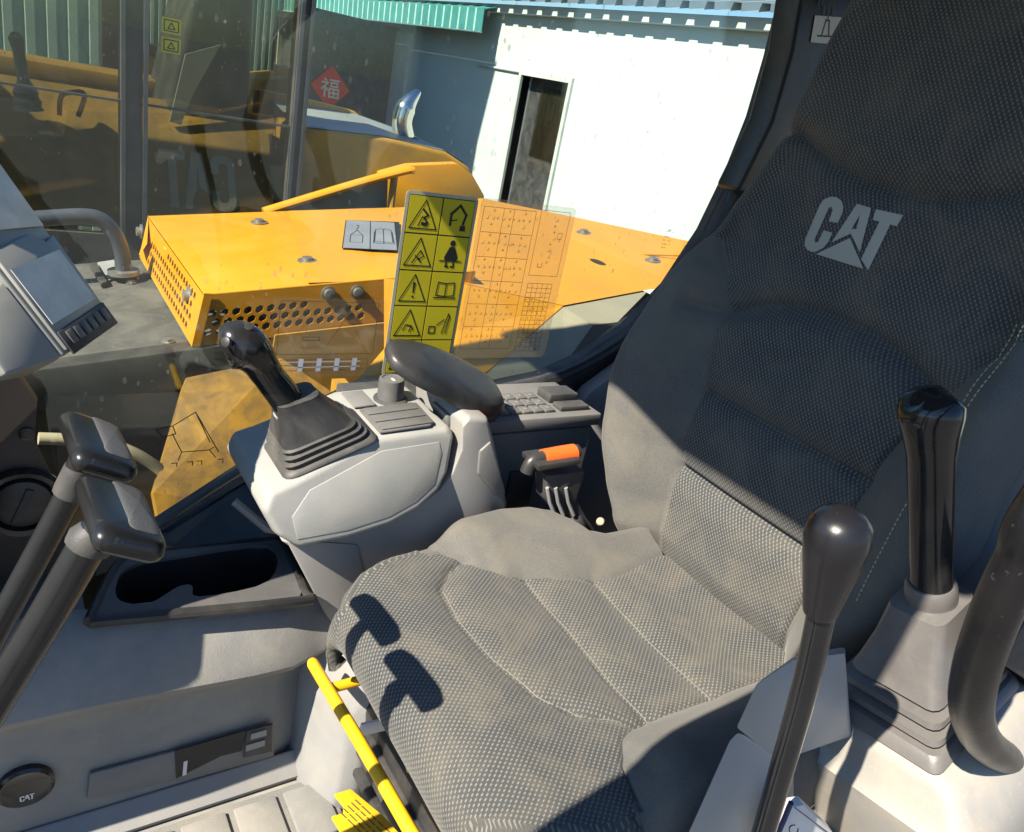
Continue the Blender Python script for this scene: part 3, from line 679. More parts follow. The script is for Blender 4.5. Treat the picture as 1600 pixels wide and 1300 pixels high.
# ================================================================== cab shell
YG = 1.2
cf = struct(part('cab_floor', 'panel', None, lambda b: box(b, (-.38, .10, -.05), (1.62, 1.19, 0)), bevel=.004))
def W(px, py): return P(px, py, 'y', YG)
hole = [(-.02, .28), (.16, .315), (.26, .382), (.375, .46), (.50, .572), (.58, .612), (.72, .600), (.86, .592), (.98, .612), (1.09, .656), (1.19, .722), (1.28, .82), (1.345, .95), (1.38, 1.08), (1.398, 1.20), (1.398, 1.32), (1.39, 1.43), (1.37, 1.56), (-.08, 1.57), (-.13, 1.3), (-.06, .62)]
outer = [(-.34, -.05), (1.62, -.05), (1.62, 1.638), (-.11, 1.638), (-.25, .9)]
rw = struct(ringwall('cab_wall_right', [(x, YG, z) for x, z in outer], [(x, YG, z) for x, z in hole], (0, .05, 0), 'dark'))
def seal(b):
    pts = [Vector((x, YG - .002, z)) for x, z in hole]; pts = smoothpath(pts + [pts[0]], 3)
    tube(b, pts[:-1] + [pts[0]], .012, 10, asp=1.0)
part('window_seal', 'black', rw, seal)
part('window_glass', 'glass', rw, lambda b: prism(b, [(x, YG + .024, z) for x, z in hole], (0, .005, 0)), smooth=0)
struct(part('cab_roof', 'dark', None, lambda b: box(b, (-.09, .13, 1.64), (1.66, 1.27, 1.72)), bevel=.02))
def rear(b):
    box(b, (1.56, .02, -.05), (1.62, 1.2, .75)); box(b, (1.56, .02, 1.5), (1.62, 1.2, 1.64)); box(b, (1.56, .02, .75), (1.62, .12, 1.5)); box(b, (1.56, 1.08, .75), (1.62, 1.2, 1.5))
struct(part('cab_wall_rear', 'dark', None, rear, smooth=0))
def front(b):
    box(b, (-.36, .14, 0), (-.32, 1.2, .10))
    loft(b, [[(x - .03, .165, z), (x + .03, .165, z), (x + .03, .29, z), (x - .03, .29, z)] for x, z in ((-.34, .1), (-.22, 1.0), (-.08, 1.64))])
    tube(b, [(-.34, 1.215, .1), (-.22, 1.215, 1.0), (-.08, 1.215, 1.65)], .028, 10)
struct(part('cab_wall_front', 'dark', None, front))
def bpil(b): box(b, (1.12, .08, -.02), (1.60, .13, 1.64))
struct(part('cab_wall_left', 'dark', None, bpil, bevel=.015))

# rear right pillar trim and its small picture label
pt = thing('pillar_trim', 'smooth black pillar trim behind the seat at the rear window corner', 'trim', (1.4, 1.12, .4))
part('cover', 'black', pt, lambda b: prism(b, [P(1254, -30, 'y', 1.13), P(1236, 80, 'y', 1.13), P(1205, 190, 'y', 1.13), P(1150, 300, 'y', 1.13), P(1250, 330, 'y', 1.13), P(1400, 100, 'y', 1.13), P(1420, -40, 'y', 1.13)], (.0, .065, 0)), bevel=.012, seg=3)
lo = [P(1274, 24, 'y', 1.127), P(1315, 27, 'y', 1.127), P(1311, 70, 'y', 1.127), P(1267, 66, 'y', 1.127)]
ps = thing('pillar_label', 'white square label with an antenna drawing on the black pillar trim', 'label', tuple(lo[0]))
part('plate', 'mark', ps, lambda b: prism(b, lo, (0, .0012, 0)), smooth=0)
u_ = (lo[1] - lo[0]).normalized(); v_ = (lo[0] - lo[3]).normalized(); F = Flat(lo[3], u_, v_, (0, -1, 0), .0006); k = (lo[1] - lo[0]).length
for L in ([(.2, .15), (.75, .15)], [(.35, .15), (.42, .5), (.55, .5), (.62, .15)], [(.48, .5), (.48, .75)], [(.3, .6), (.3, .8)], [(.66, .6), (.66, .8)], [(.05, .82), (.05, .95), (.18, .95), (.18, .82)]): F.line([(x * k, y * k) for x, y in L], k * .04)
F.done('print', 'inkgrey', ps)

# ---- stickers on the right window (inside face)
YS = YG + .0225
ws = thing('warning_sticker', 'tall yellow safety sticker with ten black pictograms on the window', 'sticker', (.663, YS, .80))
SX0, SX1, SZ0, SZ1 = .602, .746, .622, .966
part('backing', 'stickerb', ws, lambda b: prism(b, [((SX0 + SX1) / 2 + x, YS, (SZ0 + SZ1) / 2 + z) for x, z in rrect((SX1 - SX0) / 2, (SZ1 - SZ0) / 2, .008)], (0, .0006, 0)), smooth=0)
part('ink_field', 'ink', ws, lambda b: prism(b, [(SX0 + .006, YS - .0007, SZ0 + .006), (SX1 - .006, YS - .0007, SZ0 + .006), (SX1 - .006, YS - .0007, SZ1 - .006), (SX0 + .006, YS - .0007, SZ1 - .006)], (0, .0006, 0)), smooth=0)
cw = (SX1 - SX0 - .012) / 2; ch = (SZ1 - SZ0 - .012) / 5
def book(F, c, s, t):
    F.line([(c[0] - s, c[1] - .6 * s), (c[0], c[1] - .7 * s), (c[0] + s, c[1] - .6 * s), (c[0] + .9 * s, c[1] + .7 * s), (c[0], c[1] + .6 * s), (c[0] - .9 * s, c[1] + .7 * s)], t, True); F.line([(c[0], c[1] - .7 * s), (c[0], c[1] + .6 * s)], t)
    F.line([(c[0] - 1.2 * s, c[1] - .85 * s), (c[0] + 1.2 * s, c[1] - .85 * s)], t)
for r in range(5):
    for c in range(2):
        x0 = SX0 + .006 + c * cw + .0014; z1 = SZ1 - .006 - r * ch - .0014; wv, hv = cw - .0028, ch - .0028
        cell = part('pictogram_cell', 'stickery', ws, lambda b: prism(b, [(x0, YS - .0013, z1 - hv), (x0 + wv, YS - .0013, z1 - hv), (x0 + wv, YS - .0013, z1), (x0, YS - .0013, z1)], (0, .0005, 0)), smooth=0)
        F = Flat((x0, YS - .0013, z1 - hv), (1, 0, 0), (0, 0, 1), (0, -1, 0), .0004); t = .0022
        q = lambda L: [(x * wv, y * hv) for x, y in L]
        if c == 0:
            F.line(q([(.08, .12), (.92, .12), (.5, .9)]), t, True)
            if r == 0: F.line(q([(.45, .65), (.62, .5), (.5, .42), (.62, .3)]), t * 1.6); F.poly(q([(.42, .3), (.66, .3), (.62, .2), (.46, .2)])); F.line(q([(.35, .2), (.45, .45)]), t)
            elif r == 1: F.line(q([(.32, .2), (.55, .55), (.66, .4), (.5, .3), (.6, .22)]), t); F.line(q([(.4, .4), (.55, .3)]), t)
            elif r == 2: F.poly(q([(.46, .68), (.54, .68), (.52, .36), (.48, .36)])); F.disc(.5 * wv, .26 * hv, .035 * wv)
            elif r == 3: F.line(q([(.34, .3), (.42, .45), (.6, .42), (.66, .3)]), t); F.line(q([(.6, .42), (.55, .25)]), t)
            else: F.line(q([(.34, .2), (.5, .5), (.66, .25)]), t)
        else:
            if r == 0: F.line(q([(.3, .3), (.3, .6), (.55, .85), (.78, .6), (.72, .35)]), t * 2.2); F.poly(q([(.62, .14), (.82, .14), (.8, .3), (.64, .3)])); F.line(q([(.28, .4), (.5, .45)]), t)
            elif r == 1:
                F.disc(.5 * wv, .82 * hv, .09 * wv); F.poly(q([(.42, .72), (.58, .72), (.72, .42), (.7, .32), (.3, .32), (.28, .42)])); F.line(q([(.15, .3), (.85, .3)]), t)
                F.line(q([(.38, .3), (.36, .14), (.44, .14)]), t * 1.5); F.line(q([(.6, .3), (.62, .14), (.54, .14)]), t * 1.5)
            elif r == 2: book(F, (.5 * wv, .5 * hv), .3 * wv, t)
            elif r == 3: F.line(q([(.15, .2), (.35, .2), (.35, .4), (.15, .4)]), t, True); F.line(q([(.4, .45), (.62, .62)]), t); F.line(q([(.6, .2), (.74, .8), (.8, .7), (.72, .2)]), t)
            else: F.line(q([(.3, .3), (.7, .3), (.7, .7)]), t)
        F.done('pictogram', 'ink', cell)

def glyph(F, x, y, s, t):
    k = random.choice((0, 1, 2, 3))
    if k == 0: F.line([(x, y), (x + s, y + s * .2), (x + s * .3, y + s)], t)
    elif k == 1: F.line([(x, y + s), (x + s * .5, y), (x + s, y + s)], t)
    elif k == 2: F.line([(x, y), (x, y + s)], t); F.line([(x - s * .4, y + s * .5), (x + s * .5, y + s * .5)], t)
    else: F.line([(x, y), (x + s, y), (x + s, y + s)], t)
ch_ = thing('control_chart_film', 'clear film chart of lever patterns and load tables on the window', 'sticker', (.86, YS, .8))
CX0, CX1, CZ0, CZ1 = .752, .972, .655, .968
part('film', 'film', ch_, lambda b: prism(b, [((CX0 + CX1) / 2 + x, YS, (CZ0 + CZ1) / 2 + z) for x, z in rrect((CX1 - CX0) / 2, (CZ1 - CZ0) / 2, .008)], (0, .0005, 0)), smooth=0)
F = Flat((CX0, YS, CZ0), (1, 0, 0), (0, 0, 1), (0, -1, 0), .0004); t = .0008; CW, CH = CX1 - CX0, CZ1 - CZ0
for i in range(7): F.line([(.008, .02 + i * (CH - .035) / 6), (.125, .02 + i * (CH - .035) / 6)], t)
for x in (.008, .052, .075, .125): F.line([(x, .02), (x, CH - .015)], t)
for i in range(6):
    for x in (.028, .064, .098):
        y = .045 + i * (CH - .035) / 6
        for dx, dy in ((0, .014), (0, -.012), (-.013, 0), (.012, 0), (0, 0)): glyph(F, x + dx, y + dy, .0045, t)
F.line([(.135, .175), (.205, .175), (.205, CH - .01), (.135, CH - .01)], t, True)
for i in range(8): glyph(F, .172 + random.uniform(-.004, .004), .20 + i * .012, .005, t)
F.line([(.185, .25), (.195, .25), (.195, .262), (.185, .262)], t, True); F.line([(.150, .2), (.152, .192), (.16, .192), (.162, .2)], t * 1.3)
for i in range(16): F.line([(.137, .015 + i * .0096), (.197, .015 + i * .0096)], t)
for i in range(6): F.line([(.137 + i * .012, .015), (.137 + i * .012, .158)], t)
for i in range(30): glyph(F, .139 + random.randrange(5) * .012, .018 + random.randrange(13) * .0096, .004, t)
F.done('print', 'inkgrey', ch_)

c2 = thing('reach_chart_film', 'clear film with a faint dotted reach chart and blue table on the window', 'sticker', (.48, YS, .7))
part('film', 'film2', c2, lambda b: prism(b, [(.390, YS, .626), (.594, YS, .626), (.594, YS, .770), (.390, YS, .770)], (0, .0005, 0)), smooth=0)
F = Flat((.390, YS, .626), (1, 0, 0), (0, 0, 1), (0, -1, 0), .0004); t = .0009
F.line([(.012, .042), (.188, .042), (.188, .138), (.012, .138)], t, True)
F.line([(.055, .068), (.085, .068), (.085, .074), (.055, .074)], .0012, True)
for i in range(60):
    a = i / 60 * 3.0 + .2; F.disc(.1 + .06 * math.cos(a), .06 + .05 * math.sin(a), .0007, 5)
F.line([(.1, .06), (.13, .11), (.16, .105)], t)
for i in range(3): F.line([(.012, .012 + i * .010), (.180, .012 + i * .010)], t)
F.line([(.012, .012), (.012, .032)], t); F.line([(.18, .012), (.18, .032)], t)
F.done('print', 'inkgrey', c2)
F = Flat((.390, YS, .626), (1, 0, 0), (0, 0, 1), (0, -1, 0), .0009)
for i in range(4): F.poly([(.05 + i * .033, .010), (.059 + i * .033, .010), (.060 + i * .033, .034), (.051 + i * .033, .034)])
F.line([(.03, .018), (.165, .018)], .0014); F.line([(.03, .028), (.165, .028)], .0014)
F.done('table_print', 'inkwhite', c2)
c3 = thing('machine_outline_film', 'clear film with a thin line drawing of a digging arm low on the window', 'sticker', (.2, YS, .5))
part('film', 'film2', c3, lambda b: prism(b, [(.075, YS, .44), (.330, YS, .44), (.330, YS, .605), (.075, YS, .605)], (0, .0005, 0)), smooth=0)
F = Flat((.075, YS, .44), (1, 0, 0), (0, 0, 1), (0, -1, 0), .0004); t = .0016
for L in ([(.14, .10), (.165, .105), (.20, .128), (.24, .05)], [(.20, .128), (.225, .07)], [(.14, .10), (.15, .085), (.17, .09), (.165, .105)], [(.165, .09), (.18, .055), (.225, .055), (.232, .06)], [(.18, .055), (.175, .04)], [(.225, .055), (.235, .04)]): F.line(L, t)
for x in (.165, .19, .205, .24): F.line([(x, .035), (x + .008, .035), (x + .008, .028)], t)
F.done('print', 'ink', c3)
c4 = thing('corner_notice', 'tiny printed notice on clear film on the window above the far hood bolt', 'sticker', tuple(W(1050, 360)))
F = Flat(P(1030, 390, 'y', YS), (1, 0, 0), (0, 0, 1), (0, -1, 0), .0004)
for r in range(5):
    for i in range(5):
        if random.random() < .8: glyph(F, .004 + i * .0045, .004 + r * .008 + (.004 if r == 4 else 0), .0032 if r < 4 else .006, .0007)
F.done('print', 'inkgrey', c4)

# ================================================================== operator seat
seat = thing('operator_seat', 'dark woven fabric operator seat with high backrest and CAT lettering', 'seat', (.7, .62, 0))
def sstep(a, b, x):
    t = min(max((x - a) / (b - a), 0), 1); return t * t * (3 - 2 * t)
def gauss(d, s): return math.exp(-(d / s) ** 2)
YF = ([.375, .40, .436, .50, .55, .62, .70, .745, .775, .795, .815, .85, .98], [.800, .842, .866, .882, .893, .908, .922, .915, .895, .865, .828, .818, .822])
YN = ([.375, .40, .44, .50, .60, .72, .98], [.43, .385, .35, .325, .305, .300, .31])
BF = ([.530, .567, .605, .640, .74, .81, .93, .98], [.90, .842, .795, .770, .735, .722, .738, .742])
BN = ([.530, .568, .597, .634, .74, .98], [.32, .412, .444, .456, .453, .452])
FS = ([.44, .465, .50, .548, .628, .70, .767, .80, .83], [.66, .620, .565, .534, .513, .511, .519, .546, .60])
def seat_top(x, y, h):
    yf, yn = interp(*YF, x), interp(*YN, x); bf, bn = min(interp(*BF, x), yf - .03), max(interp(*BN, x), yn + .03)
    on = sstep(.50, .62, x)
    z = h
    z += .030 * on * sstep(bf - .01, bf + .09, y) + .042 * on * sstep(bn + .01, bn - .08, y)
    z -= .012 * sstep(.50, .72, x) * (1 - sstep(.86, .97, x)) * sstep(.36, .55, y) * (1 - sstep(.66, .86, y))
    ins = sstep(bn - .004, bn + .004, y) * (1 - sstep(bf - .004, bf + .004, y))
    for xs in (.657, .770):
        d = x - xs - .006 * math.sin((y - .6) * 9)
        z += ins * (-.006 * gauss(d, .005) - .008 * gauss(d, .022))
    if bn - .01 < y < bf + .01: z -= .006 * gauss(x - interp(*FS, y), .005) + .007 * gauss(x - interp(*FS, y), .022)
    if x > .53:
        z -= .005 * gauss(y - bf, .005) + .005 * gauss(y - bn, .005)
    z -= .09 * sstep(.938, .948, x)
    z += .004 * math.sin(x * 38 + y * 7) * math.sin(y * 26 + 1.3) * .5
    return z
rows = [(.408, .355), (.394, .372), (.384, .390), (.378, .408), (.3755, .424), (.3765, .438), (.381, .450), (.389, .460), (.400, .468), (.414, .4745), (.430, .479), (.447, .482)]
x = .460
while x < .985: rows.append((x, .485)); x += .0012 if .934 < x < .951 else .0045
def cushion():
    G = []; arc = 0; px_ = rows[0]
    for (x, h) in rows:
        arc += math.hypot(x - px_[0], h - px_[1]); px_ = (x, h)
        xo = max(x, .39)
        yf, yn = interp(*YF, xo), interp(*YN, xo)
        if h < .47: q = (.47 - h) * .12; yf -= q; yn += q
        ry, rz = .032, min(.05, max(.02, h - .36))
        bf, bn = min(interp(*BF, x), yf - ry - .014), max(interp(*BN, x), yn + ry + .014)
        row = []
        zt = seat_top(x, yn + ry, h)
        row.append((yn + .02, .345, 0)); row.append((yn + .004, (.345 + zt - rz) / 2, 0))
        for k in range(7):
            a = R(90 * k / 6); row.append((yn + ry - ry * math.cos(a), zt - rz + rz * math.sin(a), 0))
        for k in range(1, 13): y = lerp(yn + ry, bn, k / 12); row.append((y, seat_top(x, y, h), 0 if k < 12 else 1))
        for k in range(1, 91): y = lerp(bn, bf, k / 90); row.append((y, seat_top(x, y, h), 1))
        for k in range(1, 13): y = lerp(bf, yf - ry, k / 12); row.append((y, seat_top(x, y, h), 2))
        zt = seat_top(x, yf - ry, h)
        for k in range(5, -1, -1):
            a = R(90 * k / 6); row.append((yf - ry + ry * math.cos(a), zt - rz + rz * math.sin(a), 2))
        row.append((yf - .004, (.345 + zt - rz) / 2, 2)); row.append((yf - .02, .345, 2))
        wv = 0; out = []
        for i, (y, z, r) in enumerate(row):
            if i: wv += math.hypot(y - row[i - 1][0], z - row[i - 1][1])
            out.append((Vector((x, y, z)), (y if 7 < i < len(row) - 8 else (row[8][0] - (row[8][1] - z) if i <= 7 else row[-9][0] + (row[-9][1] - z)), arc), r))
        G.append(out)
    return G
def surf(name, G, sel, mt, parent, flip=False):
    """cut the quads chosen by sel(i, j) out of the grid as one smooth mesh with metric UVs"""
    vid = {}; V = []; UV = []; Fc = []
    def vi(i, j):
        if (i, j) not in vid: vid[(i, j)] = len(V); V.append(G[i][j][0]); UV.append(G[i][j][1])
        return vid[(i, j)]
    for i in range(len(G) - 1):
        for j in range(len(G[0]) - 1):
            if sel(i, j):
                f = (vi(i, j), vi(i, j + 1), vi(i + 1, j + 1), vi(i + 1, j))
                Fc.append(f[::-1] if flip else f)
    me = bpy.data.meshes.new(name)
    off = parent.location
    me.from_pydata([v - off for v in V], [], Fc); me.update()
    ul = me.uv_layers.new(name='UVMap')
    for lp in me.loops: ul.data[lp.index].uv = UV[lp.vertex_index]
    for p in me.polygons: p.use_smooth = True
    return link(name, me, mt, parent)
G = cushion(); nc = len(G[0])
def creg(i, j):
    x = G[i][j][0].x
    if i < 12 or x < .536: return 1
    return 0 if j < 20 else (1 if j < 110 else 2)
surf('cushion_panel', G, lambda i, j: creg(i, j) == 1, 'fab', seat)
surf('cushion_bolster', G, lambda i, j: creg(i, j) == 0, 'plainfab', seat)
surf('cushion_bolster', G, lambda i, j: creg(i, j) == 2, 'plainfab', seat)
part('cushion_core', 'plainfab', seat, lambda b: prism(b, [(.402, .45, .35), (.402, .80, .35), (.45, .855, .35), (.70, .885, .35), (.78, .82, .35), (.95, .80, .35), (.95, .34, .35), (.50, .35, .35), (.43, .39, .35)], (0, 0, .095)), bevel=.01)
def threads(b):
    for k, xs in enumerate((.657, .770)):
        pts = []
        for i in range(60):
            y = lerp(interp(*BN, xs) + .004, interp(*BF, xs) - .004, i / 59); x = xs + .006 * math.sin((y - .6) * 9) + .0035
            pts.append(Vector((x, y, seat_top(x, y, .485) + .0006)))
        tube(b, pts, .0007, 5)
    pts = []
    for i in range(80):
        y = lerp(.470, .815, i / 79); x = interp(*FS, y) + .0035; pts.append(Vector((x, y, seat_top(x, y, .485) + .0004)))
    tube(b, pts, .0007, 5)
part('seam_thread', 'thread', seat, threads)
part('seat_pan', 'black', seat, lambda b: prism(b, [(.43, .36, .30), (.43, .86, .30), (.76, .88, .30), (.80, .80, .30), (.95, .79, .30), (.95, .36, .30)], (0, 0, .06)), bevel=.01)

# backrest
YC = .632
HW = ([.42, .50, .56, .66, .75, .87, .955, 1.04, 1.16, 1.22, 1.30, 1.36, 1.42, 1.47, 1.50], [.20, .228, .258, .296, .316, .304, .292, .265, .232, .212, .200, .188, .17, .14, .09])
PW = ([.42, .50, .65, .78, .88, .94, .99, 1.03], [.135, .138, .150, .158, .180, .205, .235, .262])
PB = ([.42, .5, .62, .8, .92, 1.02, 1.12, 1.5], [.05, .075, .098, .098, .075, .030, .012, .014])
def xb(z): return .962 + .105 * (z - .48) - .018 * math.sin(max(0, min(1, (z - .5) / .5)) * math.pi) + .05 * sstep(1.40, 1.52, z)
def back_x(y, z):
    hw = interp(*HW, z); pw = min(interp(*PW, z), hw - .035); pb = interp(*PB, z)
    d = abs(y - YC)
    x = xb(z) - pb * sstep(pw - .015, min(pw + .115, hw - .03), d) + .012 * (d / .3) ** 2
    low = 1 - sstep(pw - .004, pw + .004, d) if z < 1.02 else 1
    g = 0
    for zs in (.628, .766): g += low * (gauss(z - zs, .005) * .012 + gauss(z - zs, .024) * .014)
    za = .945 - .055 * min(1, (d / .19)) ** 2.4
    if d < .24: g += gauss(z - za, .005) * .012 + gauss(z - za, .022) * .012
    if z < za: x -= .014 * low * sstep(0, .03, za - z)
    zh = 1.128 + .050 * (d / .2) ** 2
    if d < .215: g += gauss(z - zh, .005) * .012 + gauss(z - zh, .022) * .010
    if z > zh: x -= .012 * sstep(0, .05, z - zh) * (1 - sstep(.17, .23, d))
    if z < 1.0: g += .005 * gauss(d - pw, .005)
    if z < .50: g += (.50 - z) * .45
    return x + g
def backgrid():
    G = []; z = .425; arc = 0
    while z < 1.5:
        hw = interp(*HW, z); pw = min(interp(*PW, z), hw - .035); ry, rx = .034, .055
        row = []
        def edge(sgn, ks):
            ye = YC + sgn * (hw - ry); xe = back_x(ye, z)
            for k in ks:
                if k < 0: row.append((YC + sgn * (hw - .004), xe + rx + .045))
                else:
                    a = R(90 * k / 6); row.append((YC + sgn * (hw - ry + ry * math.cos(a)), xe + rx - rx * math.sin(a)))
        edge(-1, (-1, 0, 1, 2, 3, 4, 5, 6))
        for k in range(1, 17): y = lerp(YC - hw + ry, YC - pw, k / 16); row.append((y, back_x(y, z)))
        for k in range(1, 81): y = lerp(YC - pw, YC + pw, k / 80); row.append((y, back_x(y, z)))
        for k in range(1, 17): y = lerp(YC + pw, YC + hw - ry, k / 16); row.append((y, back_x(y, z)))
        edge(1, (5, 4, 3, 2, 1, 0, -1))
        ar = [0]
        for q in range(1, len(row)): ar.append(ar[-1] + math.hypot(row[q][0] - row[q - 1][0], row[q][1] - row[q - 1][1]))
        mid = ar[63]
        G.append([(Vector((xx, yy, z)), (YC + ar[q] - mid, z), 0) for q, (yy, xx) in enumerate(row)]); z += .0048
    return G
GB = backgrid(); nb_ = len(GB[0])
def breg(i, j):
    z = GB[i][j][0].z
    if z > 1.0: return 1
    return 0 if j < 23 else (1 if j < 103 else 2)
surf('backrest_panel', GB, lambda i, j: breg(i, j) == 1, 'fab', seat)
surf('backrest_bolster', GB, lambda i, j: breg(i, j) == 0, 'plainfab', seat)
surf('backrest_bolster', GB, lambda i, j: breg(i, j) == 2, 'plainfab', seat)
def shell(b):
    rings = []
    for i in range(26):
        z = .42 + i * .043; hw = interp(*HW, z) - .008; xe = xb(z)
        ex = .040 * (1 - sstep(.80, 1.05, z)) * sstep(.40, .5, z)
        rings.append([(xe + .075, YC + hw + ex, z), (xe + .075, YC - hw - ex, z), (xe + .12, YC - hw - ex, z), (xe + .155, YC - hw * .6, z), (xe + .16, YC + hw * .6, z), (xe + .12, YC + hw + ex, z)])
    loft(b, rings)
part('backrest_shell', 'mgrey', seat, shell, smooth=50)
# lettering on the backrest
LOGO_PX = [[(395, 620), (510, 350), (540, 310), (590, 288), (640, 290), (680, 320), (695, 370), (685, 420), (650, 492), (580, 480), (610, 395), (602, 368), (582, 372), (468, 622), (474, 646), (496, 640), (540, 550), (608, 568), (580, 635), (540, 685), (490, 712), (455, 720), (415, 705), (390, 670)],
    [(600, 645), (800, 343), (910, 375), (905, 400), (825, 425), (758, 540), (752, 575)], [(905, 400), (822, 720), (752, 575), (758, 540), (795, 540), (825, 425)],
    [(480, 735), (745, 610), (850, 850)], [(950, 385), (1162, 432), (1112, 517), (1060, 505), (888, 862), (832, 775), (975, 482), (922, 468)]]
def on_back(px, py):
    p = PP(px, py, (.962, 0, .48), (1, 0, -.105))
    for _ in range(6):                       # settle on the curved surface
        xx = back_x(p.y, p.z); d = ray(px, py); p = EYE + d * (xx / d.x)
    return p
def logo(b):
    for L in LOGO_PX:
        bm = B()
        f = bm.faces.new([bm.verts.new((x / 100, -y / 100, 0)) for x, y in L]); bm.normal_update(); bmesh.ops.triangulate(bm, faces=[f])
        bmesh.ops.subdivide_edges(bm, edges=bm.edges[:], cuts=2, use_grid_fill=True)
        mp = {}
        for v in bm.verts:
            p = on_back(1180 + v.co.x * 20, 250 - v.co.y * 20); mp[v] = b.verts.new(p + Vector((-.0016, 0, 0)))
        for f in bm.faces: b.faces.new([mp[v] for v in f.verts])
        bm.free()
part('lettering', 'logo', seat, logo, smooth=60)
# pale double stitching on the near bolster
def stitches(b):
    for (x0, y0, x1, y1) in ((1600, 500, 1385, 925), (1568, 505, 1500, 660)):
        n_ = 60 if x0 == 1600 else 20
        for i in range(n_):
            for_ = []
            for t in ((i + .15) / n_, (i + .75) / n_):
                p = PP(lerp(x0, x1, t), lerp(y0, y1, t), (.93, 0, .48), (1, 0, -.11)); for_.append((p.y, p.z))
            pts = [Vector((back_x(y, z) - .001, y, z)) for y, z in for_]
            if (pts[1] - pts[0]).length < .02: tube(b, pts, .0009, 5)
part('stitching', 'stitch', seat, stitches)
def stitches2(b):
    for zz in (.415, .400):
        for i in range(46):
            x0 = .56 + i * .0065; p = [Vector((x, interp(*YN, x) + .002, zz)) for x in (x0, x0 + .0042)]
            tube(b, p, .0009, 5)
part('stitching', 'stitch', seat, stitches2)
# suspension base below the cushion
part('suspension_housing', 'black', seat, lambda b: prism(b, [(.47, .38, .02), (.46, .38, .22), (.50, .38, .29), (.95, .38, .29), (.95, .38, .02)], (0, .47, 0)), bevel=.012)
part('bellows', 'rubber', seat, lambda b: [box(b, (.465 - .012 * (k % 2), .40, .05 + k * .024), (.94, .83, .07 + k * .024)) for k in range(6)], bevel=.006)
part('latch_plate', 'steel', seat, lambda b: prism(b, [P(625, 1160, 'z', .30), P(690, 1150, 'z', .30), P(665, 1200, 'z', .30), P(635, 1210, 'z', .30)], (0, 0, .012)), bevel=.003)
part('slide_rail', 'whitep', seat, lambda b: tube(b, [P(565, 1140, 'z', .245), P(690, 1110, 'z', .27)], .012, 10, asp=.6))
part('adjuster_bar', 'safety', seat, lambda b: tube(b, [P(487, 1033, 'z', .305), P(489, 1037, 'z', .305), P(560, 1156, 'z', .305), P(640, 1296, 'z', .305), P(800, 1560, 'z', .305)], [.007, .009, .009, .009, .009], 16))
part('adjuster_link', 'safety', seat, lambda b: tube(b, [P(518, 1075, 'z', .30), P(574, 1060, 'z', .30), P(640, 1045, 'z', .30)], .008, 12))

# yellow tag hanging at the seat base
tg = [P(522, 1240, 'z', .20), P(548, 1232, 'z', .20), P(600, 1275, 'z', .20), P(650, 1330, 'z', .20), P(560, 1345, 'z', .20), P(518, 1275, 'z', .20), P(536, 1270, 'z', .20), P(537, 1258, 'z', .20)]
tgo = thing('warning_tag', 'bent yellow plastic tag with rows of fine print below the adjuster bar', 'tag', tuple(tg[0]))
part('plate', 'safety', tgo, lambda b: prism(b, tg, (0, 0, -.006)), bevel=.0015)
F = Flat(P(530, 1262, 'z', .2005), (P(640, 1340, 'z', .2) - P(540, 1245, 'z', .2)).normalized(), Vector((0, 0, 1)).cross((P(640, 1340, 'z', .2) - P(540, 1245, 'z', .2)).normalized()), (0, 0, 1), .0006)
for i in range(5):
    a = .006; 
    while a < .09: l = random.uniform(.008, .018); F.line([(a, -.004 + i * .007), (a + l, -.004 + i * .007)], .0016); a += l + .004
F.done('print', 'inkgrey', tgo)

# ================================================================== right-hand console
YK = .935
def K(px, py, y=YK): return P(px, py, 'y', y)
con = thing('right_console', 'pale grey armrest console with sloping top between seat and window', 'console', (.5, 1.02, 0))
up = [(.303, .545), (.312, .570), (.345, .580), (.478, .634), (.606, .642), (.617, .630), (.606, .572), (.590, .545), (.553, .520), (.50, .501), (.43, .490), (.352, .487), (.322, .508)]
def upper(b):
    cx = .46; cz = .565
    def sc(y, k, ln=.32): return [Vector((cx + (x - cx) * k, y + ln * (cz + (z - cz) * k - .56), cz + (z - cz) * k)) for x, z in up]
    loft(b, [sc(YK - .003, .955), sc(YK + .008, 1.0), sc(1.13, 1.0, 0), sc(1.14, .97, 0)])
part('upper_shell', 'lgrey', con, upper, smooth=32, bevel=.0055, seg=3)
part('flank_panel', 'lgrey', con, lambda b: prism(b, [Vector((x, YK - .0022 + .32 * (z - .56), z)) for x, z in ((.352, .502), (.43, .504), (.498, .515), (.545, .533), (.578, .556), (.590, .604), (.585, .622), (.485, .616), (.372, .570), (.345, .535))], (0, -.0022, 0)), bevel=.0012)
lowp = [(.340, .480), (.43, .482), (.503, .492), (.556, .511), (.597, .540), (.615, .570), (.625, .612), (.618, .655), (.628, .668), (.664, .664), (.686, .62), (.712, .56), (.742, .49), (.742, .40), (.56, .30), (.458, .262), (.444, .30), (.42, .37), (.385, .44)]
def lower(b):
    cx = .55; cz = .50
    def sc(y, k): return [Vector((cx + (x - cx) * k, y, cz + (z - cz) * k)) for x, z in lowp]
    loft(b, [sc(YK + .004, .97), sc(YK + .012, 1.0), sc(1.12, 1.0)])
part('lower_shell', 'mgrey', con, lower, smooth=28, bevel=.004)
part('rear_cap', 'grey', con, lambda b: prism(b, [K(750, 706), K(768, 690), K(792, 772), K(775, 776), K(747, 742)], (0, .02, 0)), bevel=.004)
tops = Vector((.24, 0, .094)).normalized(); nrm_t = Vector((-.07, 0, 1)).normalized()
def ct(x, y, off=0): return Vector((x, y, (.582 + (x - .352) * .413 if x < .48 else .635 + (x - .48) * .07) + off))
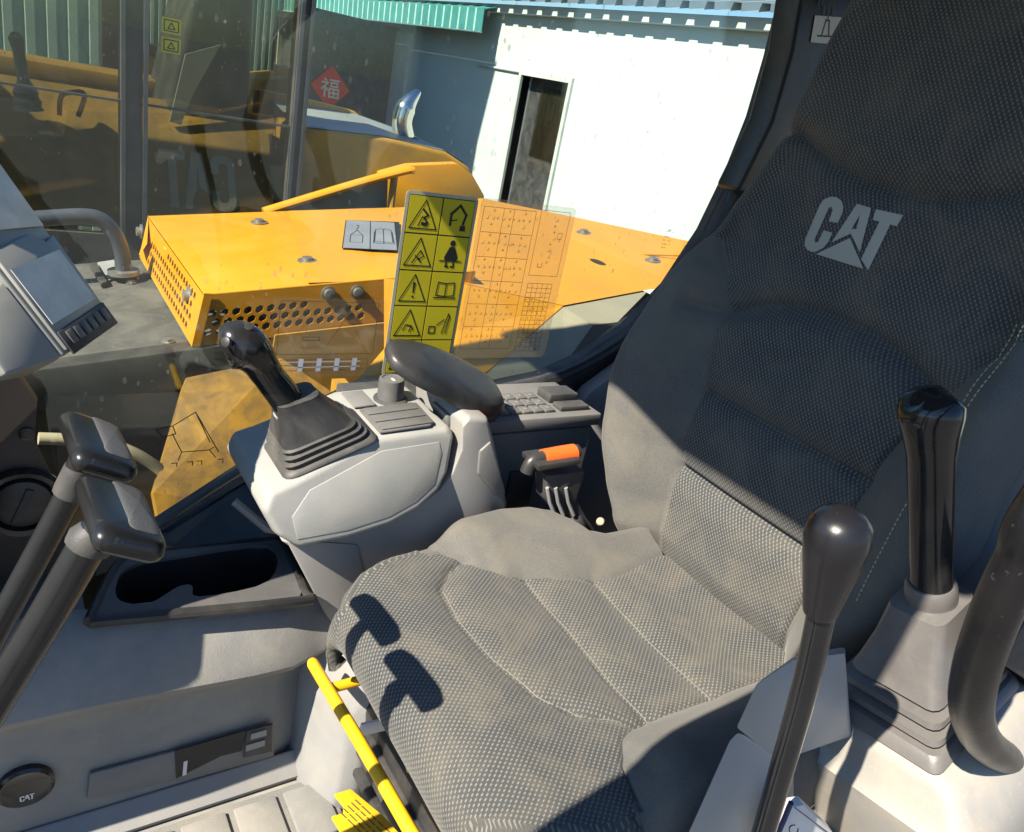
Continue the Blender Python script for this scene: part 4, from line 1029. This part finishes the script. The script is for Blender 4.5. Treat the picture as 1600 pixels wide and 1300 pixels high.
kp = part('keypad', 'key', con, lambda b: prism(b, [ct(.486, .965, .001), ct(.572, .965, .001), ct(.584, .975, .001), ct(.588, 1.05, .001), ct(.486, 1.05, .001)], nrm_t * .004), bevel=.003)
for i in range(3):
    for j in range(1):
        part('key', 'key', kp, lambda b, i=i: prism(b, [ct(.491, .969 + i * .027, .0055), ct(.578, .969 + i * .027, .0055), ct(.578, .993 + i * .027, .0055), ct(.491, .993 + i * .027, .0055)], nrm_t * .002), bevel=.001)
part('trim_strip', 'grey', con, lambda b: prism(b, [ct(.482, 1.06, .001), ct(.52, 1.06, .001), ct(.52, 1.12, .001), ct(.482, 1.12, .001)], nrm_t * .004), bevel=.002)
part('nose_stalk', 'grey', con, lambda b: tube(b, [P(366, 783, 'y', 1.02), P(418, 826, 'y', .985), P(436, 828, 'y', .98)], .007, 8))
part('side_rail', 'dark', con, lambda b: box(b, (.50, 1.12, .585), (.78, 1.19, .628)), bevel=.006)

# throttle dial
dl_c = Vector((.556, 1.085, .648))
dial = thing('throttle_dial', 'small ribbed grey knob on the console in front of the armrest', 'knob', tuple(dl_c))
def dk(b):
    ax = nrm_t; a, c = frame(ax)
    def ring(r, h, rib): return [dl_c + ax * h + (a * math.cos(q) + c * math.sin(q)) * (r * (1 + (rib if k % 2 else 0))) for k, q in enumerate([2 * math.pi * j / 48 for j in range(48)])]
    loft(b, [ring(.0225, -.006, 0), ring(.0225, .0, -.05), ring(.0215, .026, -.05), ring(.0205, .029, 0), ring(.016, .030, 0), ring(.0155, .0285, 0)])
part('knob', 'key', dial, dk, smooth=30)
part('pointer', 'mark', dial, lambda b: box(b, (-.002, -.012, 0), (.002, .0, .0008), Matrix.Translation(dl_c + nrm_t * .0288)), smooth=0)
part('collar', 'dark', dial, lambda b: lathe(b, [(.029, -.012), (.029, -.004), (.026, -.002)], dl_c - nrm_t * .003, nrm_t, 32))

# right joystick
jb = ct(.42, 1.005)
joy = thing('right_joystick', 'black joystick with bulbous head and ribbed boot on the pale console', 'joystick', tuple(jb))
def boot_rings(N, Rr, L, topc, tu, tv, prof, rr=.25):
    """N near corner, Rr along the near edge, L along the far edge; profile of (height, scale)"""
    c = (Rr + L) / 2; eu = (Rr - N) / 2; ev = (L - N) / 2; out = []
    for h, s in prof:
        cc = c.lerp(topc, h); u = eu.lerp(tu, h) * s; v = ev.lerp(tv, h) * s
        out.append([cc + u * x + v * y for x, y in rrect(1, 1, rr + .25 * h, 3)])
    return out
Nn, Rn, Ln = ct(.340, .948, .002), ct(.4795, .948, .002), ct(.340, 1.072, .002)
tc_ = Vector((.362, 1.008, .690))
prof = [(0, 1.0), (.02, 1.0), (.06, .96), (.075, .90), (.12, .93), (.15, .98), (.175, .90), (.22, .93), (.25, .98), (.275, .90), (.32, .93), (.345, .97), (.37, .92), (.42, .93), (.7, .90), (.95, .95), (1.0, 1.0), (1.02, .8)]
part('boot', 'rubber', joy, lambda b: loft(b, boot_rings(Nn, Rn, Ln, tc_, Vector((.030, 0, .010)), Vector((0, .030, 0)), prof)), smooth=40)
def grip(b):
    pts = [(455, 634, .0245), (437, 610, .0235), (420, 588, .0225), (408, 570, .024), (398, 556, .0285), (386, 545, .033), (372, 539, .034), (358, 538, .030), (349, 540, .021), (345, 541, .008)]
    ps_ = [P(x, y, 'y', 1.008) for x, y, r in pts]; n_ = 5
    path = smoothpath(ps_, n_); rad = []
    for i in range(len(path)):
        k = i / n_; a = int(min(k, len(pts) - 2)); rad.append(lerp(pts[a][2], pts[a + 1][2], k - a))
    tube(b, path, rad, 24)
gr = part('grip', 'gloss', joy, grip, smooth=60)
part('button', 'black', gr, lambda b: lathe(b, [(.009, 0), (.009, .006), (.006, .0075)], P(386, 515, 'y', 1.0), (-.2, -.3, 1), 16))
part('button', 'black', gr, lambda b: lathe(b, [(.007, 0), (.007, .005), (.004, .006)], P(356, 535, 'y', .98), (-.8, -.5, .3), 16))
part('grip_collar', 'mgrey', joy, lambda b: tube(b, [P(462, 642, 'y', 1.008), P(452, 631, 'y', 1.008)], [.031, .028], 20))

# armrest pad
arm = thing('armrest', 'curved black padded armrest above the right console', 'armrest', (.63, 1.03, .6))
def pad(b):
    sec = [(605, 552, .006, .014), (610, 554, .013, .028), (628, 561, .015, .046), (658, 571, .016, .058), (690, 584, .018, .064), (720, 599, .021, .066), (746, 614, .024, .060), (764, 625, .030, .044), (775, 633, .019, .030), (780, 636, .007, .012)]
    rings = []
    pts = [P(x, y, 'y', 1.03) for x, y, _, _ in sec]
    for i, (x, y, hz, wy) in enumerate(sec):
        t = (pts[min(i + 1, len(pts) - 1)] - pts[max(i - 1, 0)]).normalized(); upv = Vector((-t.z, 0, t.x))
        if upv.z < 0: upv = -upv
        rings.append([pts[i] + (Vector((0, .95, 0)) + upv * .30) * wy * math.copysign(abs(math.cos(q)) ** .6, math.cos(q)) + upv * hz * math.copysign(abs(math.sin(q)) ** .6, math.sin(q)) for q in [2 * math.pi * k / 24 for k in range(24)]])
    loft(b, rings)
part('pad', 'black', arm, pad, smooth=60, sub=1)
part('post', 'dark', arm, lambda b: tube(b, [P(735, 625, 'y', 1.03), P(735, 660, 'y', 1.03), P(738, 690, 'y', 1.03)], [.022, .02, .022], 14))
part('post_cover', 'grey', arm, lambda b: prism(b, [P(698, 648, 'y', .985), P(745, 652, 'y', .985), P(755, 668, 'y', .985), P(700, 672, 'y', .985)], (0, .06, 0)), bevel=.006)

# rear right side cabinet with switch panel
cab_ = thing('switch_cabinet', 'dark grey side cabinet with keypad switches behind the armrest', 'cabinet', (.86, 1.12, 0))
part('body', 'grey', cab_, lambda b: prism(b, [(.72, 1.035, .05), (.72, 1.035, .580), (.985, 1.035, .580), (.985, 1.035, .05)], (0, .16, 0)), bevel=.006)
part('lid', 'grey', cab_, lambda b: prism(b, [(.70, 1.025, .586), (.70, 1.025, .612), (.99, 1.025, .612), (.99, 1.025, .586)], (0, .165, 0)), bevel=.005)
for i in range(5):
    for j in range(3):
        o = part('switch', 'key', cab_, lambda b, i=i, j=j: box(b, (.76 + i * .026, 1.045 + j * .03, .612), (.782 + i * .026, 1.070 + j * .03, .618)), bevel=.0015)
        part('symbol', 'label', o, lambda b, i=i, j=j: box(b, (.768 + i * .026, 1.053 + j * .03, .6182), (.774 + i * .026, 1.061 + j * .03, .6186)), smooth=0)
part('rocker', 'dark', cab_, lambda b: (box(b, (.90, 1.045, .612), (.97, 1.075, .622)), box(b, (.90, 1.085, .612), (.97, 1.13, .630))), bevel=.003)
part('recess_handle', 'dark', cab_, lambda b: (box(b, (.80, 1.026, .42), (.86, 1.034, .50))), bevel=.003)
bq = thing('rear_side_panel', 'pale grey plastic panel between the seat back and the window', 'trim', (1.08, 1.15, 0))
part('panel', 'mgrey', bq, lambda b: prism(b, [(1.0, 1.19, .05), (1.0, 1.19, .50), (1.06, 1.19, .60), (1.2, 1.19, .70), (1.5, 1.19, .80), (1.5, 1.19, .05)], (0, -.04, 0)), bevel=.008)

# seat belt anchor with orange sleeve
bk = thing('belt_buckle', 'black seat belt stalk with bright orange sleeve beside the seat', 'buckle', tuple(P(895, 820, 'y', .90)))
def Q(px, py, y=.905): return P(px, py, 'y', y)
part('stalk', 'dark', bk, lambda b: loft(b, [[Q(845, 735) + Vector((0, dy, 0)) for dy in (-.02, .02)] + [Q(905, 728) + Vector((0, dy, 0)) for dy in (.02, -.02)],
     [Q(845, 775) + Vector((0, dy, 0)) for dy in (-.018, .018)] + [Q(893, 772) + Vector((0, dy, 0)) for dy in (.018, -.018)],
     [Q(868, 800) + Vector((0, dy, 0)) for dy in (-.022, .022)] + [Q(905, 798) + Vector((0, dy, 0)) for dy in (.022, -.022)],
     [Q(880, 835) + Vector((0, dy, 0)) for dy in (-.028, .028)] + [Q(930, 832) + Vector((0, dy, 0)) for dy in (.028, -.028)]]), bevel=.004, seg=2)
for a in (855, 868, 884):
    part('rib', 'mgrey', bk, lambda b, a=a: tube(b, [Q(a, 762, .884), Q(a + 4, 785, .882), Q(a + 12, 805, .878)], .0035, 8))
part('tray', 'black', bk, lambda b: prism(b, [Q(842, 738, .878), Q(908, 726, .878), Q(908, 718, .878), Q(842, 728, .878)], (0, .055, 0)), bevel=.003)
sl_ = part('sleeve', 'orange', bk, lambda b: tube(b, [Q(848, 717), Q(872, 712), Q(896, 708)], [.0165, .0165, .0165], 20))
part('rod', 'black', bk, lambda b: tube(b, smoothpath([Q(822, 738), Q(830, 722), Q(842, 716), Q(860, 713), Q(890, 707), Q(903, 704)], 4), [.0115] * 21, 14))
part('fitting', 'amber', bk, lambda b: lathe(b, [(.007, 0), (.008, .004), (.006, .008), (.002, .010)], Q(938, 815, .88), (-.5, -.6, .4), 14))
part('boot_cover', 'dark', bk, lambda b: lathe(b, [(.03, 0), (.028, .02), (.018, .035), (.01, .04)], Q(890, 828, .895), (-.2, -.1, 1), 18))

# ================================================================== front right: tray, side panel, floor
sp = thing('storage_console', 'dusty grey moulded side console with cup tray and recessed slot', 'console', (.15, 1.0, 0))
def YP(px, py, y=.94): return P(px, py, 'y', y)
# side wall in three bands, moulded as one strip along X
secs = [(.95, 0.0), (.95, .03), (.952, .10), (.953, .155), (.956, .20), (.952, .235), (.925, .262), (.898, .285), (.893, .298), (.900, .318), (.935, .365), (.960, .392), (.975, .398)]
def sidewall(b):
    xs = [-.3, -.2, 0, .1, .2, .3, .36, .40, .425, .435]
    rs = []
    for xx in xs:
        e = sstep(.34, .44, xx)
        rs.append([Vector((xx, y + e * .03, z - (.03 * sstep(0, .43, xx)) * (z / .4))) for y, z in secs] + [Vector((xx, .983 + e * .03, .392 - .03 * sstep(0, .43, xx))), Vector((xx, .985 + e * .02, 0))])
    loft(b, rs)
part('side_wall', 'panel', sp, sidewall, smooth=40)
def TZ(px, py, off=0):                           # tray plane falls slightly to the rear
    return PP(px, py, (.1, .975, .400 + off), (.09, 0, 1))
rim_o = [TZ(140, 972), TZ(178, 893), TZ(210, 872), TZ(262, 862), TZ(428, 846), TZ(440, 850), TZ(473, 925), TZ(466, 940)]
rim_i = [TZ(180, 925), TZ(188, 902), TZ(215, 885), TZ(262, 876), TZ(418, 857), TZ(420, 912), TZ(312, 937), TZ(300, 920), TZ(278, 922), TZ(232, 948), TZ(188, 944)]
part('console_top', 'grey', sp, lambda b: prism(b, [Vector((-.3, .975, .397)), Vector((.085, .975, .397)), Vector((.085, 1.185, .393)), Vector((-.3, 1.185, .397))], (0, 0, -.004)), smooth=0)
tr = ringwall('tray', rim_o, smoothpath(rim_i + [rim_i[0]], 4)[:-1], (0, 0, .006), 'tray', sp)
part('tray_rim', 'black', tr, lambda b: tube(b, smoothpath(rim_o + [rim_o[0]], 4), .0085, 10))
def pit(b):
    ri = smoothpath(rim_i + [rim_i[0]], 4)[:-1]; lo_ = [p + Vector((0, 0, -.20)) for p in ri]
    a = [b.verts.new(p) for p in ri]; c = [b.verts.new(p) for p in lo_]
    for i in range(len(a)): b.faces.new((a[i], a[(i + 1) % len(a)], c[(i + 1) % len(a)], c[i]))
    b.faces.new(c)
part('tray_well', 'pitch', tr, pit, smooth=0)
part('cup_holder', 'pitch', tr, lambda b: tube(b, [Vector((.165, 1.06, .20)), Vector((.165, 1.06, .345))], [.036, .040], 24, cap=False))
# dark moulded back rising to the window sill
part('sill_moulding', 'black', sp, lambda b: loft(b, [[TZ(150, 900), TZ(262, 860, .004), TZ(432, 843, .004), K(445, 815, .96)], [P(150, 850, 'y', 1.19), P(262, 828, 'y', 1.19), P(400, 742, 'y', 1.19), P(420, 730, 'y', 1.15)]], cap=False, closed=False), smooth=40)
part('sill_ridge', 'black', sp, lambda b: tube(b, [P(215, 852, 'y', 1.185), P(262, 826, 'y', 1.19), P(330, 780, 'y', 1.19), P(402, 734, 'y', 1.19)], .010, 8))
# recess with slot
def SW(px, py, o=0): return P(px, py, 'y', .950 + o)
slot = part('slot_bezel', 'grey', sp, lambda b: prism(b, [SW(135, 1245), SW(140, 1205), SW(272, 1170), SW(425, 1128), SW(427, 1178), SW(330, 1205)], (0, -.006, 0)), bevel=.002)
part('slot_recess', 'pitch', slot, lambda b: prism(b, [SW(273, 1172, -.0065), SW(385, 1140, -.0065), SW(378, 1172, -.0065), SW(345, 1180, -.0065), SW(275, 1215, -.0065)], (0, -.002, 0)), smooth=0)
part('slot_block', 'dark', slot, lambda b: prism(b, [SW(385, 1140, -.0065), SW(424, 1130, -.0065), SW(424, 1172, -.0065), SW(380, 1182, -.0065)], (0, -.004, 0)), bevel=.001)
part('slot_label', 'mark', slot, lambda b: prism(b, [SW(287, 1190, -.009), SW(293, 1188, -.009), SW(291, 1210, -.009), SW(285, 1212, -.009)], (0, -.0006, 0)), smooth=0)
part('slot_key', 'mgrey', slot, lambda b: (prism(b, [SW(392, 1146, -.0112), SW(416, 1139, -.0112), SW(416, 1148, -.0112), SW(391, 1155, -.0112)], (0, -.002, 0)), prism(b, [SW(384, 1164, -.0112), SW(414, 1155, -.0112), SW(413, 1164, -.0112), SW(384, 1173, -.0112)], (0, -.002, 0))), smooth=0)
bdc = SW(40, 1230, -.004)
bdg = thing('round_badge', 'round black badge with small silver CAT letters low on the dusty console', 'badge', tuple(bdc))
part('disc', 'gloss', bdg, lambda b: lathe(b, [(.036, .02), (.036, -.002), (.032, -.005), (.029, -.003), (.001, -.003)], bdc, (0, 1, 0), 36))
F = Flat(bdc + Vector((-.008, -.0034, -.022)), (1, 0, 0), (0, 0, 1), (0, -1, 0), .0006)
for L in (LET_C, LET_A, LET_T): F.poly([(x * .018, y * .016) for x, y in L])
F.done('letters', 'mark', bdg)
part('tread_strip', 'mgrey', sp, lambda b: prism(b, [(-.3, .947, .0), (-.3, .915, .0), (-.3, .910, .012), (-.3, .930, .022), (-.3, .945, .035), (-.3, .949, .035)], (.73, 0, 0)), bevel=.002)

fm = thing('floor_mat', 'ribbed dusty rubber floor mat in front of the seat base', 'mat', (.1, .5, 0))
part('sheet', 'panel', fm, lambda b: box(b, (-.30, .14, .001), (.44, .90, .010)), bevel=.003)
for i in range(9):
    part('rib', 'panel', fm, lambda b, i=i: box(b, (-.28 + i * .08, .16, .0102), (-.212 + i * .08, .885, .0165)), bevel=.003)
ped = thing('console_pedestal', 'pale grey pedestal corner rising from the floor beside the seat base', 'pedestal', (.5, 1.0, 0))
part('column', 'mgrey', ped, lambda b: loft(b, [[Vector((x, y, z)) for x, y in ((.435 + o, .835 + o * .5), (.405 + o, .90), (.40 + o, .98), (.40, 1.16), (.9, 1.16), (.9, .86), (.46 + o, .822))] for z, o in ((0, -.012), (.05, 0), (.2, .004), (.28, .03), (.31, .06))]), bevel=.006)
part('arm', 'mgrey', ped, lambda b: loft(b, [[K(446, 842), K(560, 850), K(600, 1000), K(530, 992), K(508, 960)], [K(446, 842, 1.1), K(560, 850, 1.1), K(600, 1000, 1.1), K(530, 992, 1.1), K(508, 960, 1.1)]]), bevel=.006)

# ---- front right corner trim with round vent
ft = thing('corner_trim', 'dark brown corner trim column at the front of the side console', 'trim', (-.05, 1.1, .3))
def Z1(px, py): return P(px, py, 'y', 1.06)
part('column', 'trim', ft, lambda b: loft(b, [[Z1(-160, 520), Z1(10, 545), Z1(60, 622), Z1(56, 690), Z1(98, 775), Z1(125, 960), Z1(-160, 1000)], [p + Vector((-.03, .13, 0)) for p in [Z1(-160, 520), Z1(10, 545), Z1(60, 622), Z1(56, 690), Z1(98, 775), Z1(125, 960), Z1(-160, 1000)]]]), bevel=.004)
part('brow', 'brownp', ft, lambda b: loft(b, [[Z1(-160, 515), Z1(8, 540), Z1(60, 622), Z1(54, 632), Z1(0, 690), Z1(-160, 760)], [p + Vector((.004, -.02, 0)) for p in [Z1(-160, 530), Z1(4, 552), Z1(50, 624), Z1(48, 630), Z1(-4, 682), Z1(-160, 745)]]]), bevel=.003)
part('screw_cap', 'gloss', ft, lambda b: lathe(b, [(.009, 0), (.009, .003), (.005, .004)], Z1(42, 677) + Vector((0, -.001, 0)), (0, -1, 0), 16))
vc = Z1(36, 782) + Vector((0, -.004, 0))
vent = thing('round_vent', 'round black swivel air vent on the corner trim', 'vent', tuple(vc))
part('ring', 'gloss', vent, lambda b: lathe(b, [(.050, .006), (.052, -.004), (.048, -.010), (.041, -.008), (.038, .004), (.03, .006), (.001, .006)], vc, (0, 1, 0), 40))
part('barrel', 'black', vent, lambda b: lathe(b, [(.036, 0), (.034, -.007), (.024, -.010), (.001, -.011)], vc, (0, 1, 0), 32))
part('vane', 'dark', vent, lambda b: (prism(b, [vc + Vector(p) for p in ((-.016, -.013, -.024), (-.006, -.013, -.026), (.014, -.013, .022), (.004, -.013, .026))], (0, .006, 0)),), bevel=.002)

# ---- dashboard added ahead of the console, out of view, to shade the tray
dc = thing('tray_shade', 'dark dashboard added at the front corner to shade the cup tray', 'shade_block', (-.2, 1.05, .3))
part('body', 'trim', dc, lambda b: loft(b, [[(x, .88, .30), (x, .85, .58), (x, .90, .66), (x, .935, .88), (x, 1.17, .92), (x, 1.17, .30)] for x in (-.28, -.06)]), bevel=.02, seg=3)

# ---- monitor
mc = Vector((.068, 1.035, .834)); mr = Vector((.479, .878, 0)); mn = Vector((.702, -.385, .599)); mu = mn.cross(mr).normalized()
if mu.z < 0: mu = -mu
mon = thing('monitor', 'grey framed control monitor with blank dusty screen and a row of keys', 'monitor', tuple(mc - Vector((0, 0, .2))))
def Mq(r, u, n=0): return mc + mr * r + mu * u + mn * n
part('housing', 'moni', mon, lambda b: loft(b, [[Mq(r * .92, u, -.055) for r, u in ((-.068, -.062), (.068, -.062), (.070, .20), (-.068, .20))], [Mq(r, u, -.004) for r, u in ((-.069, -.071), (.068, -.071), (.074, .205), (-.070, .205))]]), bevel=.004, seg=3)
part('face_plate', 'moni', mon, lambda b: prism(b, [Mq(*p, -.0038) for p in ((-.064, -.066), (.064, -.066), (.068, .055), (.045, .050), (.02, .065), (-.064, .060))], mn * .005), bevel=.002)
part('screen', 'screen', mon, lambda b: prism(b, [Mq(*p, .0015) for p in ((-.058, -.0345), (.056, -.0345), (.056, .036), (-.058, .036))], mn * .0008), smooth=0)
part('key_strip', 'dark', mon, lambda b: prism(b, [Mq(*p, .0008) for p in ((-.062, -.074), (.064, -.074), (.064, -.042), (-.062, -.044))], mn * .0030), bevel=.002)
for i in range(6):
    part('key', 'key', mon, lambda b, i=i: prism(b, [Mq(-.052 + i * .0185 + p[0], p[1], .0042) for p in ((0, -.064), (.0125, -.064), (.0125, -.048), (0, -.048))], mn * .002), bevel=.0008)
part('hood_panel', 'screen', mon, lambda b: prism(b, [Mq(*p, -.0036) for p in ((-.062, .085), (.066, .068), (.070, .19), (-.062, .19))], mn * .003), bevel=.002)
part('lower_block', 'moni', mon, lambda b: loft(b, [[Mq(r, u, n) for r, u, n in ((-.070, -.071, -.006), (-.070, .03, -.006), (-.125, .015, -.03), (-.135, -.055, -.03))], [Mq(r, u, n) for r, u, n in ((-.070, -.071, -.06), (-.070, .03, -.06), (-.12, .015, -.06), (-.13, -.055, -.06))]]), bevel=.004)
part('bracket', 'dark', mon, lambda b: tube(b, [Mq(-.02, .0, -.05), Mq(-.02, -.02, -.13), Vector((-.1, 1.17, .72))], .02, 10))

# ---- travel levers: two rods with padded handles
for (px, py, yy, rod, rw_, lbl) in ((155, 690, .70, ((112, 765), (58, 868), (0, 975), (-120, 1200)), .012, 'black travel lever with padded grip, the one beside the round vent'),
                              (190, 800, .58, ((142, 845), (75, 960), (0, 1082), (-120, 1280)), .0145, 'black travel lever with padded grip, the one farther from the round vent')):
    c = P(px, py, 'y', yy)
    tl_ = thing('travel_lever', lbl, 'lever', tuple(c), group='travel levers in front of the seat')
    tilt = Matrix.Translation(c) @ Matrix.Rotation(R(26), 4, 'Y') @ Matrix.Rotation(R(-4), 4, 'X')
    L_ = .055; Wd = .0275
    def hb(b):
        rings = []
        tz = lambda x, y: .011 - .007 * (y / L_) ** 2 - .003 * (x / Wd) ** 2
        for dz_, d_ in ((-.019, .008), (-.0175, .004), (-.013, .001), (-.008, 0), (-.004, .001), (-.001, .0035), (0, .007), (0, .012), (0, .018), (0, .0245)):
            rings.append([tilt @ Vector((x, y, tz(x, y) + dz_)) for x, y in rrect(Wd - d_, L_ - d_, max(.012 - d_ * .5, .0015), 6)])
        loft(b, rings)
    hd_ = part('handle', 'satin', tl_, hb, smooth=60)
    def inlay(b):
        q_ = rrect(.0125, L_ * .76, .007, 6)
        tz = lambda x, y: .011 - .007 * (y / L_) ** 2 - .003 * (x / Wd) ** 2
        loft(b, [[tilt @ Vector((x * k + .0075, y * k, tz(x * k + .0075, y * k) + h_)) for x, y in q_] for k, h_ in ((1, -.002), (1, .0004), (.95, .0010), (.6, .0010), (.04, .0010))])
    part('rubber_inlay', 'inlay', hd_, inlay, smooth=40)
    rp_ = [P(x, y, 'y', yy) for x, y in rod]
    dr_ = (rp_[-1] - rp_[-2]).normalized(); rp_.append(rp_[-1] + dr_ * max(0, (rp_[-1].z - .03) / max(.2, -dr_.z)))
    rp_ = [c + Vector((-.012, 0, -.012))] + rp_
    part('rod', 'rod', tl_, lambda b: tube(b, smoothpath(rp_, 4), rw_, 16))
    part('collar', 'rubber', tl_, lambda b: tube(b, [lerp(rp_[0], rp_[1], .35), rp_[1], lerp(rp_[1], rp_[2], .08)], [rw_ * 1.05, rw_ * 1.25, rw_ * 1.2], 16))

# ================================================================== left console (near the door), tilted up
base_ = EYE + Vector((.755, .27, -.365)) * 1.12; top_ = EYE + Vector((.588, .27, -.145)) * 1.27
UU = (top_ - base_).normalized(); WW = (Vector((1, 0, 0)) - UU * UU.x).normalized(); VV = UU.cross(WW)
bc = base_ - UU * .135 - WW * .030
lj = thing('left_joystick', 'glossy black joystick with flared top and dusty ribbed boot near the door', 'joystick', tuple(bc))
def lgrip(b):
    pr_ = [(0, .0235), (.03, .0225), (.10, .0215), (.30, .0220), (.55, .0225), (.72, .0235), (.82, .0265), (.90, .0300), (.955, .0300), (.985, .024), (1.0, .012)]
    rings = []
    ln = (top_ - base_).length
    for t, r in pr_:
        rings.append([base_ + UU * t * ln + (WW * math.cos(q) * (.92 if t < .8 else 1) + VV * math.sin(q)) * r + UU * ((-.009 * max(0, math.cos(q * 2 + 1.2)) if t > .93 else 0)) for q in [2 * math.pi * k / 28 for k in range(28)]])
    loft(b, rings)
part('grip', 'gloss', lj, lgrip, smooth=60)
part('collar', 'bootp', lj, lambda b: tube(b, [base_ - UU * .020, base_ - UU * .004, base_ + UU * .008, base_ + UU * .012], [.0275, .0268, .0262, .0235], 24))
Nl, Rl, Ll = bc - WW * .078 - VV * .068, bc + WW * .078 - VV * .068, bc - WW * .078 + VV * .068
prof2 = [(0, 1.10), (.07, 1.10), (.10, 1.06), (.105, .90), (.13, .88), (.15, 1.04), (.20, 1.05), (.215, .88), (.24, .86), (.26, 1.02), (.31, 1.03), (.325, .86), (.35, .84), (.37, .96), (.42, .95), (.7, .92), (.95, .98), (1.0, 1.0), (1.02, .8)]
part('boot', 'bootp', lj, lambda b: loft(b, boot_rings(Nl, Rl, Ll, base_ - UU * .012, WW * .036, VV * .032, prof2, .13)), smooth=28)

lc_ = thing('left_console', 'raised pale grey left console with soft moulded edges beside the seat', 'console', tuple(bc - UU * .2))
def LB(w, v, h): return bc + WW * w + VV * v + UU * h
def lbody(b):
    rings = []
    for h, kx, kv, ow in ((-.0015, 1.05, 1.06, 0), (-.012, 1.22, 1.25, 0), (-.040, 1.34, 1.36, 0), (-.052, 1.52, 1.44, -.004), (-.10, 1.62, 1.48, 0), (-.22, 1.66, 1.5, .012), (-.32, 1.6, 1.5, .02)):
        rings.append([LB(x * .078 * kx + ow, y * .068 * kv - .068 * max(0, kv - 1.06) * .95, h) for x, y in rrect(1, 1, .22, 4)])
    loft(b, rings)
part('body', 'cream', lc_, lbody, smooth=45)
def NS(px, py, y=.288): return P(px, py, 'y', y)
part('pedestal', 'mgrey', lc_, lambda b: prism(b, [(.80, .16, .003), (1.10, .16, .003), (1.10, .33, .003), (.80, .33, .003)], (0, 0, .40)), bevel=.01)
part('side_shell', 'bluegrey', lc_, lambda b: loft(b, [[NS(1150, 1138), NS(1182, 1068), NS(1240, 1030), NS(1320, 1020), NS(1330, 1150), NS(1215, 1190)], [NS(1155, 1136, .30), NS(1187, 1064, .30), NS(1240, 1026, .32), NS(1320, 1010, .32), NS(1330, 1150, .32), NS(1215, 1190, .30)]]), bevel=.003)
part('lower_shell', 'bluegrey', lc_, lambda b: loft(b, [[NS(1056, 1345), NS(1140, 1158), NS(1153, 1144), NS(1165, 1148), NS(1240, 1200), NS(1240, 1345)], [NS(1056, 1345, .298), NS(1140, 1158, .298), NS(1153, 1144, .298), NS(1165, 1148, .298), NS(1240, 1200, .298), NS(1240, 1345, .298)]]), bevel=.003)
lab = [P(1232, 1262, 'y', .255), P(1216, 1300, 'y', .255), P(1200, 1345, 'y', .255), P(1330, 1345, 'y', .235), P(1300, 1300, 'y', .24), P(1255, 1258, 'y', .25)]
wl = thing('info_label', 'white information label with dark blue edge at the foot of the console', 'label', tuple(lab[0]))
part('plate', 'mark', wl, lambda b: prism(b, lab, (.004, .01, 0)), smooth=0)
part('edge', 'navy', wl, lambda b: tube(b, [P(1236, 1254, 'y', .252), P(1198, 1345, 'y', .252)], .0028, 6))
part('rule', 'navy', wl, lambda b: (tube(b, [P(1242, 1262, 'y', .246), P(1300, 1306, 'y', .238)], .0007, 5), tube(b, [P(1240 + 7 * math.cos(q), 1296 + 7 * math.sin(q), 'y', .244) for q in [k * .4 - .2 for k in range(14)]], .0007, 5)))

# lockout lever
def LV(px, py, y=.235): return P(px, py, 'y', y)
ll = thing('lockout_lever', 'long dark steel lever with a tapered black knob beside the left console', 'lever', tuple(LV(1205, 1300)))
part('shaft', 'gloss2', ll, lambda b: tube(b, smoothpath([LV(1286, 945), LV(1268, 1030), LV(1248, 1110), LV(1222, 1200), LV(1190, 1310), LV(1160, 1400)], 5), .0102, 18))
def knob(b):
    a, z_ = LV(1282, 952), LV(1318, 800); d = z_ - a; ln = d.length
    lathe(b, [(.012, -.002), (.0125, 0), (.0130, .004), (.0165, ln * .30), (.0205, ln * .58), (.0222, ln * .74), (.0205, ln * .88), (.015, ln * .96), (.006, ln * 1.0)], a, d, 28)
part('knob', 'knobp', ll, knob, smooth=60)
# grab handle by the door
gh = thing('grab_handle', 'thick worn black loop handle beside the door opening', 'handle', tuple(P(1600, 1240, 'y', .17)))
def GH(px, py): return P(px, py, 'y', .18)
gpath = smoothpath([Vector((1.13, .125, 1.52)), Vector((.90, .145, 1.36)), Vector((.70, .17, 1.18)), GH(1645, 770), GH(1596, 870), GH(1555, 960), GH(1526, 1045), GH(1518, 1112), GH(1540, 1162), GH(1592, 1196), GH(1680, 1240), GH(1780, 1300), Vector((1.13, .13, .48))], 6)
part('loop', 'wornblack', gh, lambda b: tube(b, gpath, .0182, 20))
part('mount', 'dark', gh, lambda b: loft(b, [[GH(1575, 1075) + Vector((.03, .02, 0)), GH(1640, 960) + Vector((.03, .02, 0)), GH(1720, 960) + Vector((.03, .02, 0)), GH(1720, 1160) + Vector((.03, .02, 0))], [GH(1575, 1075) + Vector((.05, .05, 0)), GH(1640, 960) + Vector((.05, .05, 0)), GH(1720, 960) + Vector((.05, .05, 0)), GH(1720, 1160) + Vector((.05, .05, 0))]]), bevel=.006)
